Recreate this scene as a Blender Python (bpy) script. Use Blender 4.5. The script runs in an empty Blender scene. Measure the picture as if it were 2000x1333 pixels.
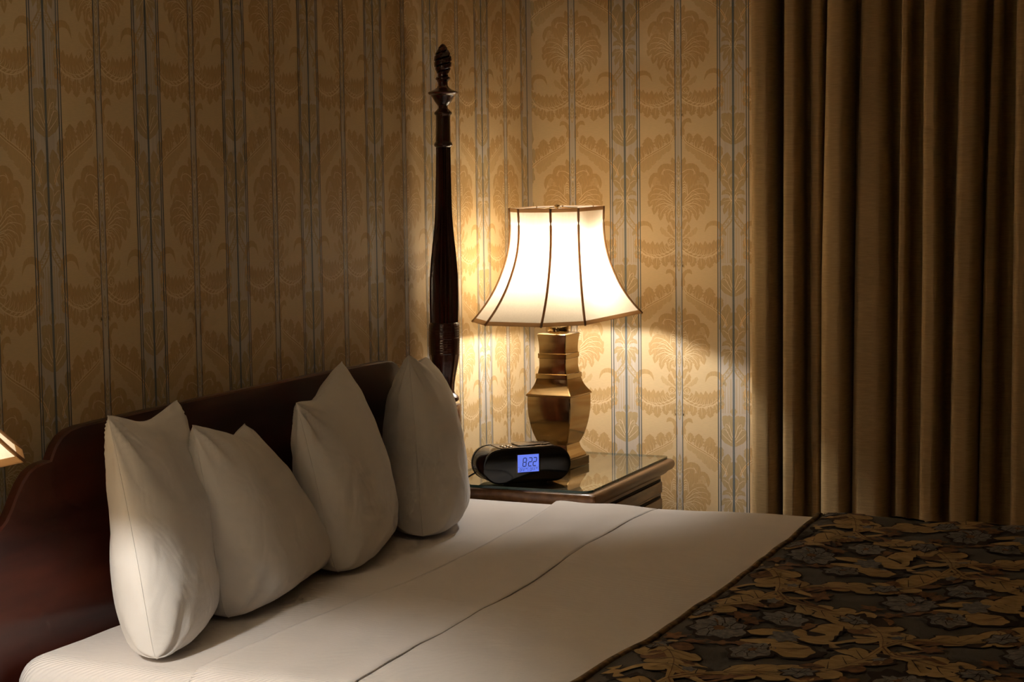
import bpy, bmesh, math, random
import numpy as np
from mathutils import Matrix, Vector, noise

random.seed(7)
SC = bpy.context.scene
COL = SC.collection
R_ = math.radians

# ------------------------------------------------------------------ camera
cam_d = bpy.data.cameras.new("camera")
cam_d.sensor_fit = 'HORIZONTAL'
cam_d.sensor_width = 36.0
cam_d.lens = 36.0 * 3656.6 / 2000.0
cam_d.clip_start = 0.05
cam = bpy.data.objects.new("camera", cam_d)
COL.objects.link(cam)
CAM = Vector((2.3741, -5.7161, 1.59))
_yaw, _pit, _rol = R_(-23.2424), R_(5.1016), R_(-0.7349)
_fw = Vector((math.sin(_yaw) * math.cos(_pit), math.cos(_yaw) * math.cos(_pit), -math.sin(_pit)))
_rt = Vector((math.cos(_yaw), -math.sin(_yaw), 0))
_up = _rt.cross(_fw)
_r2 = _rt * math.cos(_rol) + _up * math.sin(_rol)
_u2 = -_rt * math.sin(_rol) + _up * math.cos(_rol)
cam.matrix_world = Matrix(((_r2.x, _u2.x, -_fw.x, CAM.x), (_r2.y, _u2.y, -_fw.y, CAM.y),
                           (_r2.z, _u2.z, -_fw.z, CAM.z), (0, 0, 0, 1)))
SC.camera = cam

# ------------------------------------------------------------------ world, exposure, light levels
world = bpy.data.worlds.new("night")
SC.world = world
world.use_nodes = True
world.node_tree.nodes["Background"].inputs[0].default_value = (0.02, 0.025, 0.04, 1)
world.node_tree.nodes["Background"].inputs[1].default_value = 0.05
SC.view_settings.view_transform = 'Standard'
SC.view_settings.look = 'None'
SC.view_settings.gamma = 1.0
SC.view_settings.use_curve_mapping = False
SC.view_settings.exposure = 0.1
BULB_RIGHT = 14.8            # watts of light from each bulb
BULB_LEFT = 24.0
BULB_COLOR = (1.0, 0.98, 0.93)
SC.cycles.max_bounces = 6
SC.cycles.diffuse_bounces = 4
SC.cycles.glossy_bounces = 4
SC.cycles.transmission_bounces = 6
SC.cycles.transparent_max_bounces = 8
SC.cycles.caustics_reflective = False
SC.cycles.caustics_refractive = False
SC.cycles.sample_clamp_indirect = 6.0
SC.cycles.use_denoising = True
SC.cycles.use_light_tree = False
SC.cycles.use_adaptive_sampling = True
SC.cycles.adaptive_threshold = 0.06
SC.cycles.adaptive_min_samples = 16


# ------------------------------------------------------------------ materials
def lin(r, g, b):
    def f(c):
        c /= 255.0
        return c / 12.92 if c <= 0.04045 else ((c + 0.055) / 1.055) ** 2.4
    return (f(r), f(g), f(b), 1.0)


def mat(name, col, rough=0.5, metal=0.0, var=0.0, vscale=(8, 8, 8), bump=0.0, bscale=200.0, coat=0.0, spec=0.5,
        col2=None, sheen=0.0, detail=4.0):
    """Principled material whose colour is broken up by stretched noise and whose surface has fine noise relief."""
    m = bpy.data.materials.new(name)
    m.use_nodes = True
    nt = m.node_tree
    bs = nt.nodes["Principled BSDF"]
    bs.inputs["Roughness"].default_value = rough
    bs.inputs["Metallic"].default_value = metal
    bs.inputs["Coat Weight"].default_value = coat
    bs.inputs["Coat Roughness"].default_value = 0.12
    bs.inputs["Specular IOR Level"].default_value = spec
    bs.inputs["Sheen Weight"].default_value = sheen
    tc = nt.nodes.new("ShaderNodeTexCoord")
    mp = nt.nodes.new("ShaderNodeMapping")
    mp.inputs["Scale"].default_value = vscale
    nt.links.new(tc.outputs["Object"], mp.inputs["Vector"])
    nz = nt.nodes.new("ShaderNodeTexNoise")
    nz.inputs["Scale"].default_value = 1.0
    nz.inputs["Detail"].default_value = detail
    nt.links.new(mp.outputs["Vector"], nz.inputs["Vector"])
    rp = nt.nodes.new("ShaderNodeValToRGB")
    c = col
    if col2 is None:
        lo = tuple(x * (1 - var) for x in c[:3]) + (1,)
        hi = tuple(min(1, x * (1 + var)) for x in c[:3]) + (1,)
    else:
        lo, hi = c, col2
    rp.color_ramp.elements[0].position = 0.32
    rp.color_ramp.elements[1].position = 0.68
    rp.color_ramp.elements[0].color = lo
    rp.color_ramp.elements[1].color = hi
    nt.links.new(nz.outputs["Fac"], rp.inputs["Fac"])
    nt.links.new(rp.outputs["Color"], bs.inputs["Base Color"])
    if bump > 0:
        n2 = nt.nodes.new("ShaderNodeTexNoise")
        n2.inputs["Scale"].default_value = bscale
        n2.inputs["Detail"].default_value = 2.0
        nt.links.new(tc.outputs["Object"], n2.inputs["Vector"])
        bp = nt.nodes.new("ShaderNodeBump")
        bp.inputs["Strength"].default_value = bump
        bp.inputs["Distance"].default_value = 0.002
        nt.links.new(n2.outputs["Fac"], bp.inputs["Height"])
        nt.links.new(bp.outputs["Normal"], bs.inputs["Normal"])
    return m


def weave(m, sx, sy, sz, strength, dist=0.001, kind='SINE', rot=(0, 0, 0)):
    """Adds a fine band relief (ribs of a woven cloth) to an existing material."""
    nt = m.node_tree
    bs = nt.nodes["Principled BSDF"]
    tc = nt.nodes.new("ShaderNodeTexCoord")
    mp = nt.nodes.new("ShaderNodeMapping")
    mp.inputs["Scale"].default_value = (sx, sy, sz)
    mp.inputs["Rotation"].default_value = rot
    nt.links.new(tc.outputs["Object"], mp.inputs["Vector"])
    wv = nt.nodes.new("ShaderNodeTexWave")
    wv.inputs["Scale"].default_value = 1.0
    wv.inputs["Distortion"].default_value = 0.08
    wv.inputs["Detail"].default_value = 1.0
    wv.inputs["Detail Scale"].default_value = 0.3
    nt.links.new(mp.outputs["Vector"], wv.inputs["Vector"])
    bp = nt.nodes.new("ShaderNodeBump")
    bp.inputs["Strength"].default_value = strength
    bp.inputs["Distance"].default_value = dist
    nt.links.new(wv.outputs["Fac"], bp.inputs["Height"])
    for l in list(nt.links):
        if l.to_socket == bs.inputs["Normal"]:
            nt.links.new(l.from_socket, bp.inputs["Normal"])
    nt.links.new(bp.outputs["Normal"], bs.inputs["Normal"])
    return m


M = {}
M['paper'] = mat('wallpaper_ground', lin(220, 193, 148), 0.62, var=0.03, vscale=(60, 60, 500), detail=1.0)
M['leaf'] = mat('wallpaper_leaf', lin(201, 165, 112), 0.60, var=0.08, vscale=(700, 700, 60), detail=1.0)
M['leaf_soft'] = mat('wallpaper_leaf_pale', lin(210, 178, 128), 0.62, var=0.06, vscale=(700, 700, 60), detail=1.0)  # paler print tone of the fainter fronds
M['vein'] = mat('wallpaper_vein', lin(232, 208, 164), 0.6, var=0.03, detail=0.0)
M['band'] = mat('wallpaper_stripe', lin(203, 190, 174), 0.5, var=0.08, vscale=(420, 420, 1.5), detail=1.0)
M['bandleaf'] = mat('wallpaper_stripe_leaf', lin(188, 164, 122), 0.58, var=0.08, vscale=(600, 600, 40), detail=1.0)
M['bandvein'] = mat('wallpaper_stripe_vein', lin(228, 210, 180), 0.58, var=0.03, detail=0.0)
M['line'] = mat('wallpaper_line', lin(92, 96, 94), 0.6, var=0.05, detail=0.0)
M['line2'] = mat('wallpaper_centre_line', lin(112, 118, 118), 0.6, var=0.06, vscale=(40, 40, 300))
M['plaster'] = mat('ceiling_paint', lin(238, 228, 208), 0.8, var=0.02, bump=0.1, bscale=120)
M['plainpaper'] = mat('plain_wallpaper', lin(226, 202, 164), 0.7, var=0.06, vscale=(30, 30, 2))
M['carpet'] = mat('carpet', lin(158, 130, 98), 0.95, var=0.25, vscale=(90, 90, 90), bump=0.6, bscale=400)
M['base_paint'] = mat('painted_wood', lin(214, 200, 170), 0.45, var=0.02)
M['mahogany'] = mat('mahogany', lin(52, 19, 13), 0.34, vscale=(14, 2.2, 14), col2=lin(92, 41, 25), coat=0.35, detail=6, bump=0.03, bscale=300)
M['mahogany_turned'] = mat('mahogany_turned', lin(48, 17, 12), 0.26, vscale=(30, 30, 3), col2=lin(80, 34, 22), coat=0.6, detail=5)
M['walnut'] = mat('walnut', lin(104, 70, 42), 0.34, vscale=(30, 3, 30), col2=lin(146, 104, 66), coat=0.25, detail=6)
M['walnut_dark'] = mat('drawer_gap', lin(24, 14, 9), 0.6, var=0.1)
M['brass'] = mat('antique_brass', lin(168, 140, 96), 0.11, metal=1.0, vscale=(3, 3, 40), col2=lin(180, 152, 108))
M['brass_band'] = mat('antique_brass_band', lin(150, 124, 80), 0.14, metal=1.0, vscale=(6, 6, 160), col2=lin(176, 146, 94))
M['bronze'] = mat('dark_bronze', lin(104, 86, 54), 0.38, metal=1.0, vscale=(20, 20, 120), col2=lin(124, 104, 68))
M['cotton'] = mat('white_cotton', lin(232, 226, 219), 0.85, var=0.02, vscale=(5, 5, 5), bump=0.12, bscale=700, sheen=0.15)
M['sheet'] = weave(mat('white_sheet', lin(238, 229, 222), 0.85, var=0.015, vscale=(4, 4, 4), bump=0.08, bscale=800, sheen=0.15),
                   52, 52, 0, 0.8, 0.0012, rot=(0, 0, R_(62)))


def crumple(m, scale, strength, dist):
    nt = m.node_tree
    bs = nt.nodes["Principled BSDF"]
    tc = nt.nodes.new("ShaderNodeTexCoord")
    nz = nt.nodes.new("ShaderNodeTexNoise")
    nz.inputs["Scale"].default_value = scale
    nz.inputs["Detail"].default_value = 2.0
    nz.inputs["Distortion"].default_value = 1.2
    nt.links.new(tc.outputs["Object"], nz.inputs["Vector"])
    bp = nt.nodes.new("ShaderNodeBump")
    bp.inputs["Strength"].default_value = strength
    bp.inputs["Distance"].default_value = dist
    nt.links.new(nz.outputs["Fac"], bp.inputs["Height"])
    for l in list(nt.links):
        if l.to_socket == bs.inputs["Normal"]:
            nt.links.new(l.from_socket, bp.inputs["Normal"])
    nt.links.new(bp.outputs["Normal"], bs.inputs["Normal"])


crumple(M['cotton'], 9.0, 0.5, 0.012)
crumple(M['sheet'], 5.0, 0.35, 0.008)
M['cuff_shade'] = mat('cuff_shade_grey', lin(150, 136, 122), 0.9, var=0.05)  # grey-brown that colours in the shade along the cuff edge
M['curtain'] = weave(mat('curtain_linen', lin(182, 152, 106), 0.9, vscale=(30, 30, 500), col2=lin(158, 130, 88), bump=0.35, bscale=800, sheen=0.1),
                     0, 0, 330, 0.25, 0.0008)
M['lining'] = mat('curtain_lining', lin(170, 140, 100), 0.9, var=0.05)
M['track'] = mat('track_metal', lin(160, 150, 130), 0.4, metal=1.0, var=0.05)
M['spread'] = mat('bedspread_ground', lin(66, 58, 46), 0.9, var=0.16, vscale=(7, 7, 7), bump=0.4, bscale=500, sheen=0.1)
M['sp_dark'] = mat('bedspread_outline', lin(44, 28, 22), 0.92, var=0.15, vscale=(60, 60, 60))
M['sp_tan'] = mat('bedspread_leaf', lin(184, 156, 104), 0.88, vscale=(40, 90, 40), col2=lin(158, 130, 80), bump=0.2, bscale=500)
M['sp_blue'] = mat('bedspread_flower', lin(142, 138, 132), 0.9, vscale=(110, 110, 110), col2=lin(96, 97, 100), bump=0.2, bscale=500)
M['sp_rust'] = mat('bedspread_rust', lin(140, 100, 64), 0.9, vscale=(70, 70, 70), col2=lin(98, 70, 48))
M['piping'] = mat('bedspread_piping', lin(48, 38, 28), 0.85, vscale=(4, 42, 42), col2=lin(150, 118, 72))
M['black_gloss'] = mat('black_gloss_plastic', (0.004, 0.004, 0.004, 1), 0.08, var=0.05)
M['black_body'] = mat('smoky_gloss_plastic', (0.10, 0.085, 0.065, 1), 0.14, metal=0.9, var=0.05)
M['grey_metal'] = mat('brushed_grey_plastic', lin(120, 104, 84), 0.25, metal=0.8, var=0.05)
M['ink'] = mat('lcd_ink', (0.006, 0.006, 0.012, 1), 0.5, var=0.02)
M['cable'] = mat('cable_rubber', (0.01, 0.01, 0.01, 1), 0.5, var=0.05)
M['edge_glass'] = mat('glass_edge', lin(58, 84, 76), 0.08, var=0.1, vscale=(20, 20, 20))
M['trim'] = mat('shade_trim', lin(176, 150, 118), 0.8, var=0.05, vscale=(80, 80, 80))
M['felt'] = mat('dust_cover', lin(60, 55, 50), 0.9, var=0.05)


def mat_shade():
    m = bpy.data.materials.new('shade_silk')
    m.use_nodes = True
    nt = m.node_tree
    nt.nodes.remove(nt.nodes["Principled BSDF"])
    out = nt.nodes["Material Output"]
    tc = nt.nodes.new("ShaderNodeTexCoord")
    mp = nt.nodes.new("ShaderNodeMapping")
    mp.inputs["Scale"].default_value = (260, 260, 7)
    nz = nt.nodes.new("ShaderNodeTexNoise")
    nz.inputs["Scale"].default_value = 1.0
    nz.inputs["Detail"].default_value = 2.0
    nt.links.new(tc.outputs["Object"], mp.inputs["Vector"])
    nt.links.new(mp.outputs["Vector"], nz.inputs["Vector"])
    rp = nt.nodes.new("ShaderNodeValToRGB")
    rp.color_ramp.elements[0].position = 0.3
    rp.color_ramp.elements[1].position = 0.7
    rp.color_ramp.elements[0].color = (0.62, 0.505, 0.35, 1)
    rp.color_ramp.elements[1].color = (0.70, 0.575, 0.405, 1)
    nt.links.new(nz.outputs["Fac"], rp.inputs["Fac"])
    tr = nt.nodes.new("ShaderNodeBsdfTranslucent")
    df = nt.nodes.new("ShaderNodeBsdfDiffuse")
    df.inputs["Color"].default_value = lin(226, 214, 194)
    nt.links.new(rp.outputs["Color"], tr.inputs["Color"])
    mx = nt.nodes.new("ShaderNodeMixShader")
    mx.inputs[0].default_value = 0.49
    nt.links.new(df.outputs[0], mx.inputs[1])
    nt.links.new(tr.outputs[0], mx.inputs[2])
    nt.links.new(mx.outputs[0], out.inputs["Surface"])
    return m


def mat_emit(name, col, strength):
    m = bpy.data.materials.new(name)
    m.use_nodes = True
    nt = m.node_tree
    bs = nt.nodes["Principled BSDF"]
    bs.inputs["Base Color"].default_value = (0.02, 0.02, 0.02, 1)
    bs.inputs["Emission Color"].default_value = (*col, 1)
    bs.inputs["Emission Strength"].default_value = strength
    return m


def mat_pane():
    """Clear plate glass: mirror by Fresnel, otherwise see-through."""
    m = bpy.data.materials.new('clear_glass')
    m.use_nodes = True
    nt = m.node_tree
    nt.nodes.remove(nt.nodes["Principled BSDF"])
    out = nt.nodes["Material Output"]
    fr = nt.nodes.new("ShaderNodeFresnel")
    fr.inputs["IOR"].default_value = 1.52
    gl = nt.nodes.new("ShaderNodeBsdfGlossy")
    gl.inputs["Roughness"].default_value = 0.0
    tp = nt.nodes.new("ShaderNodeBsdfTransparent")
    tp.inputs["Color"].default_value = (0.90, 0.95, 0.92, 1)
    mx = nt.nodes.new("ShaderNodeMixShader")
    geo = nt.nodes.new("ShaderNodeNewGeometry")

    def mth(op, a, b):
        n = nt.nodes.new("ShaderNodeMath")
        n.operation = op
        for i, q in enumerate((a, b)):
            if isinstance(q, (int, float)):
                n.inputs[i].default_value = q
            else:
                nt.links.new(q, n.inputs[i])
        return n.outputs[0]

    # reflectance of both faces of the plate together, seen from outside: 2F / (1 + F)
    both = mth('DIVIDE', mth('MULTIPLY', fr.outputs[0], 2.0), mth('ADD', fr.outputs[0], 1.0))
    nt.links.new(mth('MULTIPLY', both, mth('SUBTRACT', 1.0, geo.outputs["Backfacing"])), mx.inputs[0])
    nt.links.new(tp.outputs[0], mx.inputs[1])
    nt.links.new(gl.outputs[0], mx.inputs[2])
    nt.links.new(mx.outputs[0], out.inputs["Surface"])
    return m


M['shade'] = mat_shade()


def mat_trim():
    m = bpy.data.materials.new('shade_trim_tape')
    m.use_nodes = True
    nt = m.node_tree
    bs = nt.nodes["Principled BSDF"]
    bs.inputs["Roughness"].default_value = .85
    nz = nt.nodes.new("ShaderNodeTexNoise")
    nz.inputs["Scale"].default_value = 300
    rp = nt.nodes.new("ShaderNodeValToRGB")
    rp.color_ramp.elements[0].color = lin(168, 140, 108)
    rp.color_ramp.elements[1].color = lin(198, 170, 136)
    nt.links.new(nz.outputs["Fac"], rp.inputs["Fac"])
    nt.links.new(rp.outputs["Color"], bs.inputs["Base Color"])
    tr = nt.nodes.new("ShaderNodeBsdfTranslucent")
    tr.inputs["Color"].default_value = lin(214, 170, 118)
    mx = nt.nodes.new("ShaderNodeMixShader")
    mx.inputs[0].default_value = 0.34
    nt.links.new(bs.outputs[0], mx.inputs[1])
    nt.links.new(tr.outputs[0], mx.inputs[2])
    nt.links.new(mx.outputs[0], nt.nodes["Material Output"].inputs["Surface"])
    return m


M['trim'] = mat_trim()
M['pane'] = mat_pane()


def mat_bulb():
    m = bpy.data.materials.new('clear_bulb_glass')
    m.use_nodes = True
    nt = m.node_tree
    nt.nodes.remove(nt.nodes["Principled BSDF"])
    em = nt.nodes.new("ShaderNodeEmission")
    em.inputs["Color"].default_value = (*BULB_COLOR, 1)
    em.inputs["Strength"].default_value = 8.0
    tp = nt.nodes.new("ShaderNodeBsdfTransparent")
    ad = nt.nodes.new("ShaderNodeAddShader")
    nt.links.new(em.outputs[0], ad.inputs[0])
    nt.links.new(tp.outputs[0], ad.inputs[1])
    nt.links.new(ad.outputs[0], nt.nodes["Material Output"].inputs["Surface"])
    m.cycles.emission_sampling = 'NONE'
    return m


M['bulb'] = mat_bulb()
M['lcd'] = mat_emit('lcd_backlight', (0.13, 0.20, 0.80), 1.0)
M['lcd'].cycles.emission_sampling = 'NONE'


# ------------------------------------------------------------------ object helpers
def link(name, me, parent=None, loc=(0, 0, 0)):
    o = bpy.data.objects.new(name, me)
    COL.objects.link(o)
    o.location = loc
    if parent is not None:
        o.parent = parent
    return o


def mesh(name, verts, faces, mats, parent=None, smooth=True, sharp=None, mi=None, loc=(0, 0, 0), org=None):
    """One mesh object; org is subtracted from the vertices (local coordinates of the parent)."""
    v = np.asarray(verts, dtype=float).reshape(-1, 3)
    if org is not None:
        v = v - np.asarray(org, dtype=float)
    me = bpy.data.meshes.new(name)
    me.from_pydata(v.tolist(), [], [list(map(int, f)) for f in faces])
    if not isinstance(mats, (list, tuple)):
        mats = [mats]
    for m in mats:
        me.materials.append(m)
    if mi is not None:
        me.polygons.foreach_set("material_index", np.asarray(mi, dtype=np.int32))
    bm = bmesh.new()
    bm.from_mesh(me)
    if mi is None:
        bmesh.ops.recalc_face_normals(bm, faces=bm.faces)
    bm.to_mesh(me)
    bm.free()
    if smooth:
        me.polygons.foreach_set("use_smooth", [True] * len(me.polygons))
        if sharp is not None:
            me.set_sharp_from_angle(angle=R_(sharp))
    me.update()
    return link(name, me, parent, loc)


def thing(name, label, cat, loc=(0, 0, 0), rz=0.0, group=None):
    o = bpy.data.objects.new(name, None)
    o.empty_display_size = 0.05
    COL.objects.link(o)
    o.location = loc
    o.rotation_euler = (0, 0, rz)
    return tag(o, label, cat, group)


def tag(o, label, cat, group=None):
    o["label"] = label
    o["category"] = cat
    if group:
        o["group"] = group
    return o


def struct(o, label=None, cat=None):
    o["kind"] = "structure"
    if label:
        o["label"] = label
    if cat:
        o["category"] = cat
    return o


class G:
    """Collects vertices and faces for one mesh."""
    def __init__(s):
        s.v, s.f = [], []

    def add(s, v, f):
        n = len(s.v)
        s.v += [tuple(p) for p in v]
        s.f += [tuple(i + n for i in q) for q in f]
        return s

    def box(s, x0, x1, y0, y1, z0, z1, bev=0.0):
        bm = bmesh.new()
        bmesh.ops.create_cube(bm, size=1.0)
        for v in bm.verts:
            v.co = Vector(((x0 + x1) / 2 + v.co.x * (x1 - x0), (y0 + y1) / 2 + v.co.y * (y1 - y0), (z0 + z1) / 2 + v.co.z * (z1 - z0)))
        if bev > 0:
            bmesh.ops.bevel(bm, geom=bm.edges[:], offset=bev, segments=2, affect='EDGES', profile=0.5)
        bm.verts.index_update()
        s.add([v.co[:] for v in bm.verts], [[v.index for v in f.verts] for f in bm.faces])
        bm.free()
        return s

    def loft(s, rings, closed=True, cap0=True, cap1=True):
        n = len(rings[0])
        v = [p for r in rings for p in r]
        f = []
        m = n if closed else n - 1
        for i in range(len(rings) - 1):
            for j in range(m):
                k = (j + 1) % n
                f.append((i * n + j, i * n + k, (i + 1) * n + k, (i + 1) * n + j))
        if cap0:
            f.append(tuple(range(n)))
        if cap1:
            f.append(tuple((len(rings) - 1) * n + j for j in range(n)))
        return s.add(v, f)

    def tube(s, pts, r, n=8, closed=False):
        P = [Vector(p) for p in pts]
        rings = []
        N = len(P)
        for i in range(N):
            a = P[(i - 1) % N] if (closed or i > 0) else P[0]
            b = P[(i + 1) % N] if (closed or i < N - 1) else P[-1]
            t = (b - a).normalized()
            u = t.cross(Vector((0, 0, 1)))
            if u.length < 1e-4:
                u = t.cross(Vector((1, 0, 0)))
            u.normalize()
            w = u.cross(t)
            rr = r[i] if isinstance(r, (list, tuple)) else r
            rings.append([(P[i] + u * rr * math.cos(2 * math.pi * k / n) + w * rr * math.sin(2 * math.pi * k / n))[:] for k in range(n)])
        if closed:
            rings.append(rings[0])
        return s.loft(rings, True, not closed, not closed)

    def lathe(s, prof, n=24, c=(0, 0), cap0=True, cap1=True):
        rings = [[(c[0] + r * math.cos(2 * math.pi * k / n), c[1] + r * math.sin(2 * math.pi * k / n), z) for k in range(n)] for r, z in prof]
        return s.loft(rings, True, cap0, cap1)

    def out(s, name, m, parent=None, **k):
        return mesh(name, s.v, s.f, m, parent, **k)


def interp(tab, x):
    """Smooth (monotone cosine-free) linear interpolation in a table of (x, y)."""
    xs = [t[0] for t in tab]
    ys = [t[1] for t in tab]
    return float(np.interp(x, xs, ys))


def spline(pts, n):
    """Catmull-Rom resampling of a 2-D or 3-D polyline to n points."""
    P = np.asarray(pts, dtype=float)
    if len(P) == 2:
        t = np.linspace(0, 1, n)[:, None]
        return P[0] * (1 - t) + P[1] * t
    E = np.vstack([2 * P[0] - P[1], P, 2 * P[-1] - P[-2]])
    k = len(P) - 1
    out = []
    for u in np.linspace(0, k, n):
        i = min(int(u), k - 1)
        t = u - i
        a, b, c, d = E[i], E[i + 1], E[i + 2], E[i + 3]
        out.append(0.5 * ((2 * b) + (c - a) * t + (2 * a - 5 * b + 4 * c - d) * t * t + (3 * b - a - 3 * c + d) * t ** 3))
    return np.array(out)


# ------------------------------------------------------------------ room shell
RX, RY, RZ = 4.3, -6.6, 2.56
wall_head = struct(mesh('wall_head', [(0, RY, 0), (0, 0, 0), (0, 0, RZ), (0, RY, RZ)], [(0, 1, 2, 3)], M['paper']))
wall_window = struct(mesh('wall_window', [(0, 0, 0), (RX, 0, 0), (RX, 0, RZ), (0, 0, RZ)], [(0, 1, 2, 3)], M['paper']))
struct(mesh('wall_foot', [(RX, RY, 0), (RX, 0, 0), (RX, 0, RZ), (RX, RY, RZ)], [(0, 1, 2, 3)], M['plainpaper']))
struct(mesh('wall_rear', [(0, RY, 0), (RX, RY, 0), (RX, RY, RZ), (0, RY, RZ)], [(0, 1, 2, 3)], M['plainpaper']))
struct(mesh('floor', [(0, RY, 0), (RX, RY, 0), (RX, 0, 0), (0, 0, 0)], [(0, 1, 2, 3)], M['carpet']))
struct(mesh('ceiling', [(0, RY, RZ), (RX, RY, RZ), (RX, 0, RZ), (0, 0, RZ)], [(0, 1, 2, 3)], M['plaster']))
for nm, b in (('baseboard_head', (0, 0.016, RY, 0)), ('baseboard_window', (0.016, RX, -0.016, 0))):
    struct(G().box(b[0], b[1], b[2], b[3], 0, 0.13, 0.004).out(nm, M['base_paint'], smooth=True, sharp=40))


# ------------------------------------------------------------------ wallpaper print
class Print:
    """Flat printed shapes in pattern units (u right, v down): strips and fans, each with a layer height and a material."""
    def __init__(s):
        s.v, s.f, s.m = [], [], []

    def strip(s, L, Rr, mi, lay):
        lay = lay + 0.0017 * (len(s.v) % 173)      # never two printed shapes in one plane
        n = len(s.v)
        for a, b in zip(L, Rr):
            s.v.append((a[0], a[1], lay))
            s.v.append((b[0], b[1], lay))
        for i in range(len(L) - 1):
            s.f.append((n + 2 * i, n + 2 * i + 1, n + 2 * i + 3, n + 2 * i + 2))
            s.m.append(mi)

    def leaf(s, pts, w, mi, lay, lobes=0, cut=0.4, n=None, prof=None, wr=None, tip=0.75, root=0.5):
        """A leaf along a spine: half width w, lobed edge."""
        n = n or (max(10, lobes * 6 + 1))
        P = spline(pts, n)
        T = np.gradient(P, axis=0)
        T /= (np.linalg.norm(T, axis=1)[:, None] + 1e-9)
        N = np.stack([-T[:, 1], T[:, 0]], 1)
        t = np.linspace(0, 1, n)
        if prof is None:
            p = np.minimum(1, (t / root + 0.08)) ** 0.7 * np.maximum(0, 1 - ((t - root) / (1 - root)).clip(0, 1) ** 2) ** tip
        else:
            p = np.interp(t, [q[0] for q in prof], [q[1] for q in prof])
        if lobes:
            ph = (t * lobes) % 1.0
            p = p * (1 - cut * ph ** 1.5)
        wl = w * p
        wrr = (w if wr is None else wr) * p
        s.strip(P + N * wl[:, None], P - N * wrr[:, None], mi, lay)

    def vein(s, pts, w, mi, lay, n=9, taper=True):
        P = spline(pts, n)
        T = np.gradient(P, axis=0)
        T /= (np.linalg.norm(T, axis=1)[:, None] + 1e-9)
        N = np.stack([-T[:, 1], T[:, 0]], 1)
        ww = w * (np.linspace(1, 0.35, n) if taper else np.ones(n))
        s.strip(P + N * ww[:, None], P - N * ww[:, None], mi, lay)

    def blob(s, c, rx, ry, mi, lay, lobes=0, cut=0.25, n=24, rot=0.0, ph=0.0):
        k = len(s.v)
        lay = lay + 0.0017 * (k % 173)
        s.v.append((c[0], c[1], lay))
        for i in range(n):
            a = 2 * math.pi * i / n
            q = 1 - cut * (0.5 + 0.5 * math.cos(a * lobes + ph)) if lobes else 1
            x, y = rx * q * math.cos(a), ry * q * math.sin(a)
            s.v.append((c[0] + x * math.cos(rot) - y * math.sin(rot), c[1] + x * math.sin(rot) + y * math.cos(rot), lay))
        for i in range(n):
            s.f.append((k, k + 1 + i, k + 1 + (i + 1) % n))
            s.m.append(mi)

    def rect(s, x0, x1, y0, y1, mi, lay, n=1):
        ys = np.linspace(y0, y1, n + 1)
        s.strip([(x0, y) for y in ys], [(x1, y) for y in ys], mi, lay)

    def arrays(s):
        f = np.full((len(s.f), 4), -1)
        for i, q in enumerate(s.f):
            f[i, :len(q)] = q
        return np.array(s.v), f, np.array(s.m)


PER = 2467.0        # vertical repeat in pattern units
HALF = 887.0        # half of the horizontal repeat


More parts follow.
